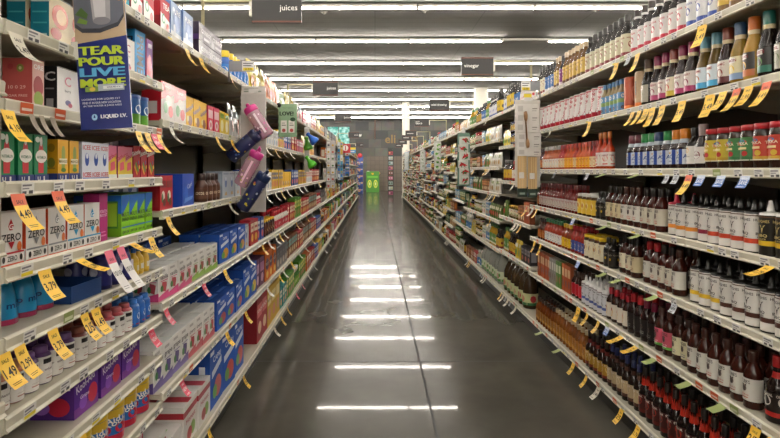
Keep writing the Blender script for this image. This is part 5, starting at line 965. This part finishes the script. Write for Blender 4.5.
packet_card(516, 539, 104, 132, Yw-.02, 'white card pack of wooden spoons, upper one on the strip', 3); packet_card(517, 541, 133, 156, Yw-.026, 'white card pack of wooden spoons, lower one on the strip', 3)
def spoon(p0, p1, y, col, label):
    A, B = W(*p0, y), W(*p1, y); L = (A-B).length; q = (A-B).normalized().to_track_quat('Z', 'Y').to_matrix().to_4x4()
    m = MB(); m.tube([(0, 0, L*.25), (0, 0, L)], .006, 8, col, PAPER); o = tag(ob('wooden_spoon', m.mesh('wooden_spoon'), None, Matrix.Translation(B) @ q), label, 'spoon')
    s = MB(); s.lathe([(0, 0), (.026, .02*L), (.036, .13*L), (.028, .25*L), (.007, .33*L)], 14, col, PAPER); s.xf(Matrix.Diagonal((1, .4, 1, 1))); ob('bowl', s.mesh('bowl'), o)
spoon((525.5, 117), (528, 148), Yw-.05, '#a5805a', 'wooden spoon tied in front of the white card packs'); spoon((527, 145), (525.5, 111), Yw-.055, '#8e6a48', 'upturned dark wooden spoon tied on the white card packs')
def sticks(px0, px1, py0, py1, y, label):
    a, b = W(px0, py1, y), W(px1, py0, y); w, h = b.x-a.x, b.z-a.z; m = MB(); n = 9
    for i in range(n):
        x = -w/2+w*(i+.5)/n; m.tube([(x, (i % 2)*.004, .0), (x, (i % 2)*.004, h)], w/n*.52, 6, RND.choice(['#c5a878', '#bb9c6c', '#cdb184']), PAPER)
    o = tag(ob('skewer_pack', m.mesh('skewer_pack'), None, Matrix.Translation(((a.x+b.x)/2, y, a.z))), label, 'wooden skewers')
    c = MB(); c.box(-w/2-.002, -.008, -.003, w/2+.002, .012, h*.2, '#26352c', GLOSS); pr = Flat(c, -.0085); pr('r', -w*.3, h*.05, w*.3, h*.1, '#8a9a8c'); ob('wrapper_end', c.mesh('wrapper_end'), o)
    t = MB(); t.box(-w*.35, -.0085, h*.45, w*.2, -.0075, h*.6, '#d8d4cc', PAPER); ob('paper_label', t.mesh('paper_label'), o)
sticks(517.5, 526.5, 156, 196.5, Yw-.03, 'pack of pale wooden skewers, nearer the oil bottles, under the spoons'); sticks(528, 537, 157, 197, Yw-.03, 'pack of pale wooden skewers, nearer the sauces, under the spoons')
# clip strips of seasoning bags
def bag_strip(px0, px1, py0, py1, y, bg, blobs, label):
    a, b = W(px0, py1, y), W(px1, py0, y); w, h = b.x-a.x, b.z-a.z; m = MB(); m.box(-w/2, -.003, 0, w/2, .003, h, bg, GLOSS); pr = Flat(m, -.0035); pr('r', -w*.36, h*.03, w*.36, h*.93, '#c3c8c0')
    o = tag(ob('merchandising_strip', m.mesh('merchandising_strip'), None, Matrix.Translation(((a.x+b.x)/2, y, a.z))), label, 'display strip'); rr = random.Random(int(px0)); n = 6
    k = MB(); k.box(-.02, -.004, h, .02, .004, h+.07, '#d4d2ce', GLOSS); ob('hook', k.mesh('hook'), o)
    for j in range(n):
        c = MB(); z0 = h*(.04+.15*j); x = rr.uniform(-.14, .14)*w; hw, hh = w*.33, h*.14
        c.box(x-hw, -.024, z0, x+hw, -.006, z0+hh, blobs[0], GLOSS); q = Flat(c, -.0245)
        for i in range(7):      # printed pods and leaves, fanned out
            an = rr.uniform(0, 6.3); cx, cz = x+rr.uniform(-.5, .5)*hw, z0+hh*rr.uniform(.3, .7); l, t = hh*.46, hw*.26
            q('p', [(cx+l*math.cos(an), cz+l*math.sin(an)), (cx-t*math.sin(an), cz+t*math.cos(an)), (cx-l*.6*math.cos(an), cz-l*.6*math.sin(an)), (cx+t*math.sin(an), cz-t*math.cos(an))], blobs[1+(i+j) % (len(blobs)-1)])
        q('r', x-hw*.8, z0+hh*.88, x+hw*.8, z0+hh*.97, '#d8d8d0'); ob('packet', c.mesh('packet'), o)
bag_strip(457.5, 470, 133, 186, 7.05, '#5d7a6c', ['#b9beb6', '#b3222a', '#c02c30', '#2f6a3c', '#a31f26'], 'green edged strip of red pepper packets on the right shelves')
bag_strip(434, 441, 141, 170, 10.9, '#b4b8b0', ['#d0d3cd', '#5a9a3c', '#3f6a3a', '#8ac060'], 'white strip of green packets on the right shelves')
bag_strip(420, 425.5, 150, 172, 14.6, '#b8bab4', ['#cfd2cc', '#d6d6d0', '#8a9a7a'], 'far pale strip of packets on the right shelves'); bag_strip(404.5, 409, 152, 170, 22, '#aebcc4', ['#d2d6d6', '#b8c4cc', '#d8dad8'], 'farthest pale strip of packets on the right shelves')
# ------------------------------------------------------------------ the far end of the aisle
a, b = W(366.3, 191.5, 36), W(379.2, 171.5, 36); w = b.x-a.x; h = b.z
m = MB(); t = .03; dp = .8
for x0, x1, y0, y1 in ((-w/2, w/2, 0, t), (-w/2, w/2, dp-t, dp), (-w/2, -w/2+t, t, dp-t), (w/2-t, w/2, t, dp-t)): m.box(x0, y0, 0, x1, y1, h, '#438a28', GLOSS)
m.box(-w/2+t, t, h-.25, w/2-t, dp-t, h-.2, '#3f7c22', GLOSS); pr = Flat(m, -.002)
for x in (-w*.24, w*.22): pr('e', x, h*.4, w*.16, h*.2, '#d9de5a'); pr('e', x, h*.4, w*.11, h*.13, '#7ab03a'); pr('e', x, h*.4, w*.05, h*.08, '#dfe6a0')
pr('p', [(-w*.12, h*.93), (w*.1, h*.93), (w*.05, h*.84), (-.06*w, h*.84)], '#d9a82a'); pr('r', -w*.42, h*.7, w*.4, h*.78, '#6cb83c')
tag(ob('produce_bin', m.mesh('produce_bin'), None, Matrix.Translation(((a.x+b.x)/2, 36, 0))), 'green cardboard produce bin with yellow ovals at the aisle end', 'bin')
bx = (a.x+b.x)/2
for i, (dx, dy, r, c, sx, lab) in enumerate(((-.3, .3, .12, '#e2e0da', 1, 'white melon on the green bin'), (-.1, .25, .1, '#1f1e22', 1, 'dark round fruit on the green bin'), (.22, .3, .1, '#b83a2a', 1.5, 'red fruit on the green bin'), (.34, .2, .09, '#d8bc2a', 1.6, 'yellow fruit at the edge of the green bin'))):
    m = MB(); m.lathe([(0, -r)]+[(r*math.sin(PI*j/8), -r*math.cos(PI*j/8)) for j in range(1, 8)]+[(0, r)], 16, c, GLOSS); m.xf(Matrix.Diagonal((sx, 1, 1, 1)))
    o = tag(ob('melon' if i < 2 else 'fruit', m.mesh('fruit'), None, Matrix.Translation((bx+dx, 36+dy, h-.2+r))), lab, 'fruit'); k = MB(); k.tube([(0, 0, r-.005), (.01, 0, r+.035)], .008, 6, '#5a5a2a', PAPER); ob('stem', k.mesh('stem'), o)
# blue display stand
a, b = W(356.8, 194, 33), W(363, 156, 33); w, h = b.x-a.x, b.z
m = MB(); m.box(-w/2, .32, 0, w/2, .36, h, '#24408e', GLOSS); m.box(-w/2, 0, 0, -w/2+.02, .32, h*.93, '#24408e', GLOSS); m.box(w/2-.02, 0, 0, w/2, .32, h*.93, '#24408e', GLOSS)
e = tag(ob('display_stand', m.mesh('display_stand'), None, Matrix.Translation(((a.x+b.x)/2, 33, 0))), 'tall dark blue cardboard display stand left of the green bin', 'display stand')
hd = MB(); hd.lathe([(0, -.02), (.14, -.02), (.14, .02), (0, .02)], 18, '#b8323a', GLOSS); ob('header', hd.xf(Matrix.Translation((0, .3, h+.04)) @ Matrix.Rotation(PI/2, 4, 'X')).mesh('header'), e)
for j in range(5):
    s = MB(); z = .12+j*h*.18; s.box(-w/2+.02, .01, z, w/2-.02, .32, z+.02, '#2f52a8', GLOSS); s.box(-w/2+.02, 0, z, w/2-.02, .012, z+.09, '#2f52a8', GLOSS); q = Flat(s, -.001); q('e', -w*.1, z+.05, .06, .03, '#d8a83a'); ob('tray', s.mesh('tray'), e)
    for i in range(3):
        c = MB(); x = -w/2+.07+i*(w-.14)/2; c.box(-.045, -.04, 0, .045, .04, .17, ['#c8862a', '#b03a34', '#3a66b8'][(i+j) % 3], GLOSS); q = Flat(c, -.0405); q('r', -.03, .09, .03, .14, '#e0dac8'); tag(ob('snack_box', c.mesh('snack_box'), None, Matrix.Translation(((a.x+b.x)/2+x, 33.16, z+.021))), f"{['amber', 'red', 'blue'][(i+j) % 3]} box on {ordw(j+1)} tray up of the dark blue display stand", 'snack')
# black end rack
a, b = W(388.3, 197, 29.6), W(393.2, 149, 29.6); w, h = b.x-a.x, b.z
m = MB()
for x in (-w/2, w/2):
    for y in (0, .3): m.tube([(x, y, 0), (x, y, h)], .014, 8, '#24211f')
e = tag(ob('wire_rack', m.mesh('wire_rack'), None, Matrix.Translation(((a.x+b.x)/2, 29.6, 0))), 'tall black wire rack at the far end of the right shelves', 'rack'); rr = random.Random(4)
for j in range(9):
    s = MB(); z = .1+j*(h-.15)/9; s.box(-w/2, 0, z, w/2, .3, z+.015, '#24211f', METAL); s.tube([(-w/2, 0, z+.07), (w/2, 0, z+.07)], .006, 6, '#24211f'); ob('shelf', s.mesh('shelf'), e)
    col = ['#b8467c', '#c0d0c8', '#a8c4bc', '#c8608a', '#7a3a30', '#c05a90', '#8fb0b0', '#b8c8c8', '#c03a4a'][j]
    for i in range(2):
        c = MB(); c.box(-.055, -.05, 0, .055, .05, .17, col, GLOSS); q = Flat(c, -.0505); q('e', 0, .09, .03, .04, rr.choice(['#e4d8dc', '#2a2428', '#d8c060'])); tag(ob('gift_box', c.mesh('gift_box'), None, Matrix.Translation(((a.x+b.x)/2-w*.23+i*w*.46, 29.75, z+.016))), f"coloured box, {'first' if i == 0 else 'second'} on {ordw(j+1)} shelf up of the black wire rack", 'box')
# ------------------------------------------------------------------ camera and view
cd = bpy.data.cameras.new('camera'); cam = bpy.data.objects.new('camera', cd); COL.objects.link(cam)
cam.location = (0, 0, CH); cam.rotation_euler = (PI/2, 0, 0); cd.sensor_width = 36; cd.lens = F/780*36; cd.shift_x = (390-VX)/780; cd.shift_y = -(219-VY)/780; cd.clip_start = .05; cd.clip_end = 200
SC.camera = cam
wd = bpy.data.worlds.new('world'); SC.world = wd; wd.use_nodes = True; wd.node_tree.nodes['Background'].inputs[0].default_value = (.02, .02, .02, 1)
SC.view_settings.view_transform = 'Standard'; SC.view_settings.look = 'None'; SC.view_settings.exposure = EXPO; SC.view_settings.gamma = 1; SC.view_settings.use_curve_mapping = False
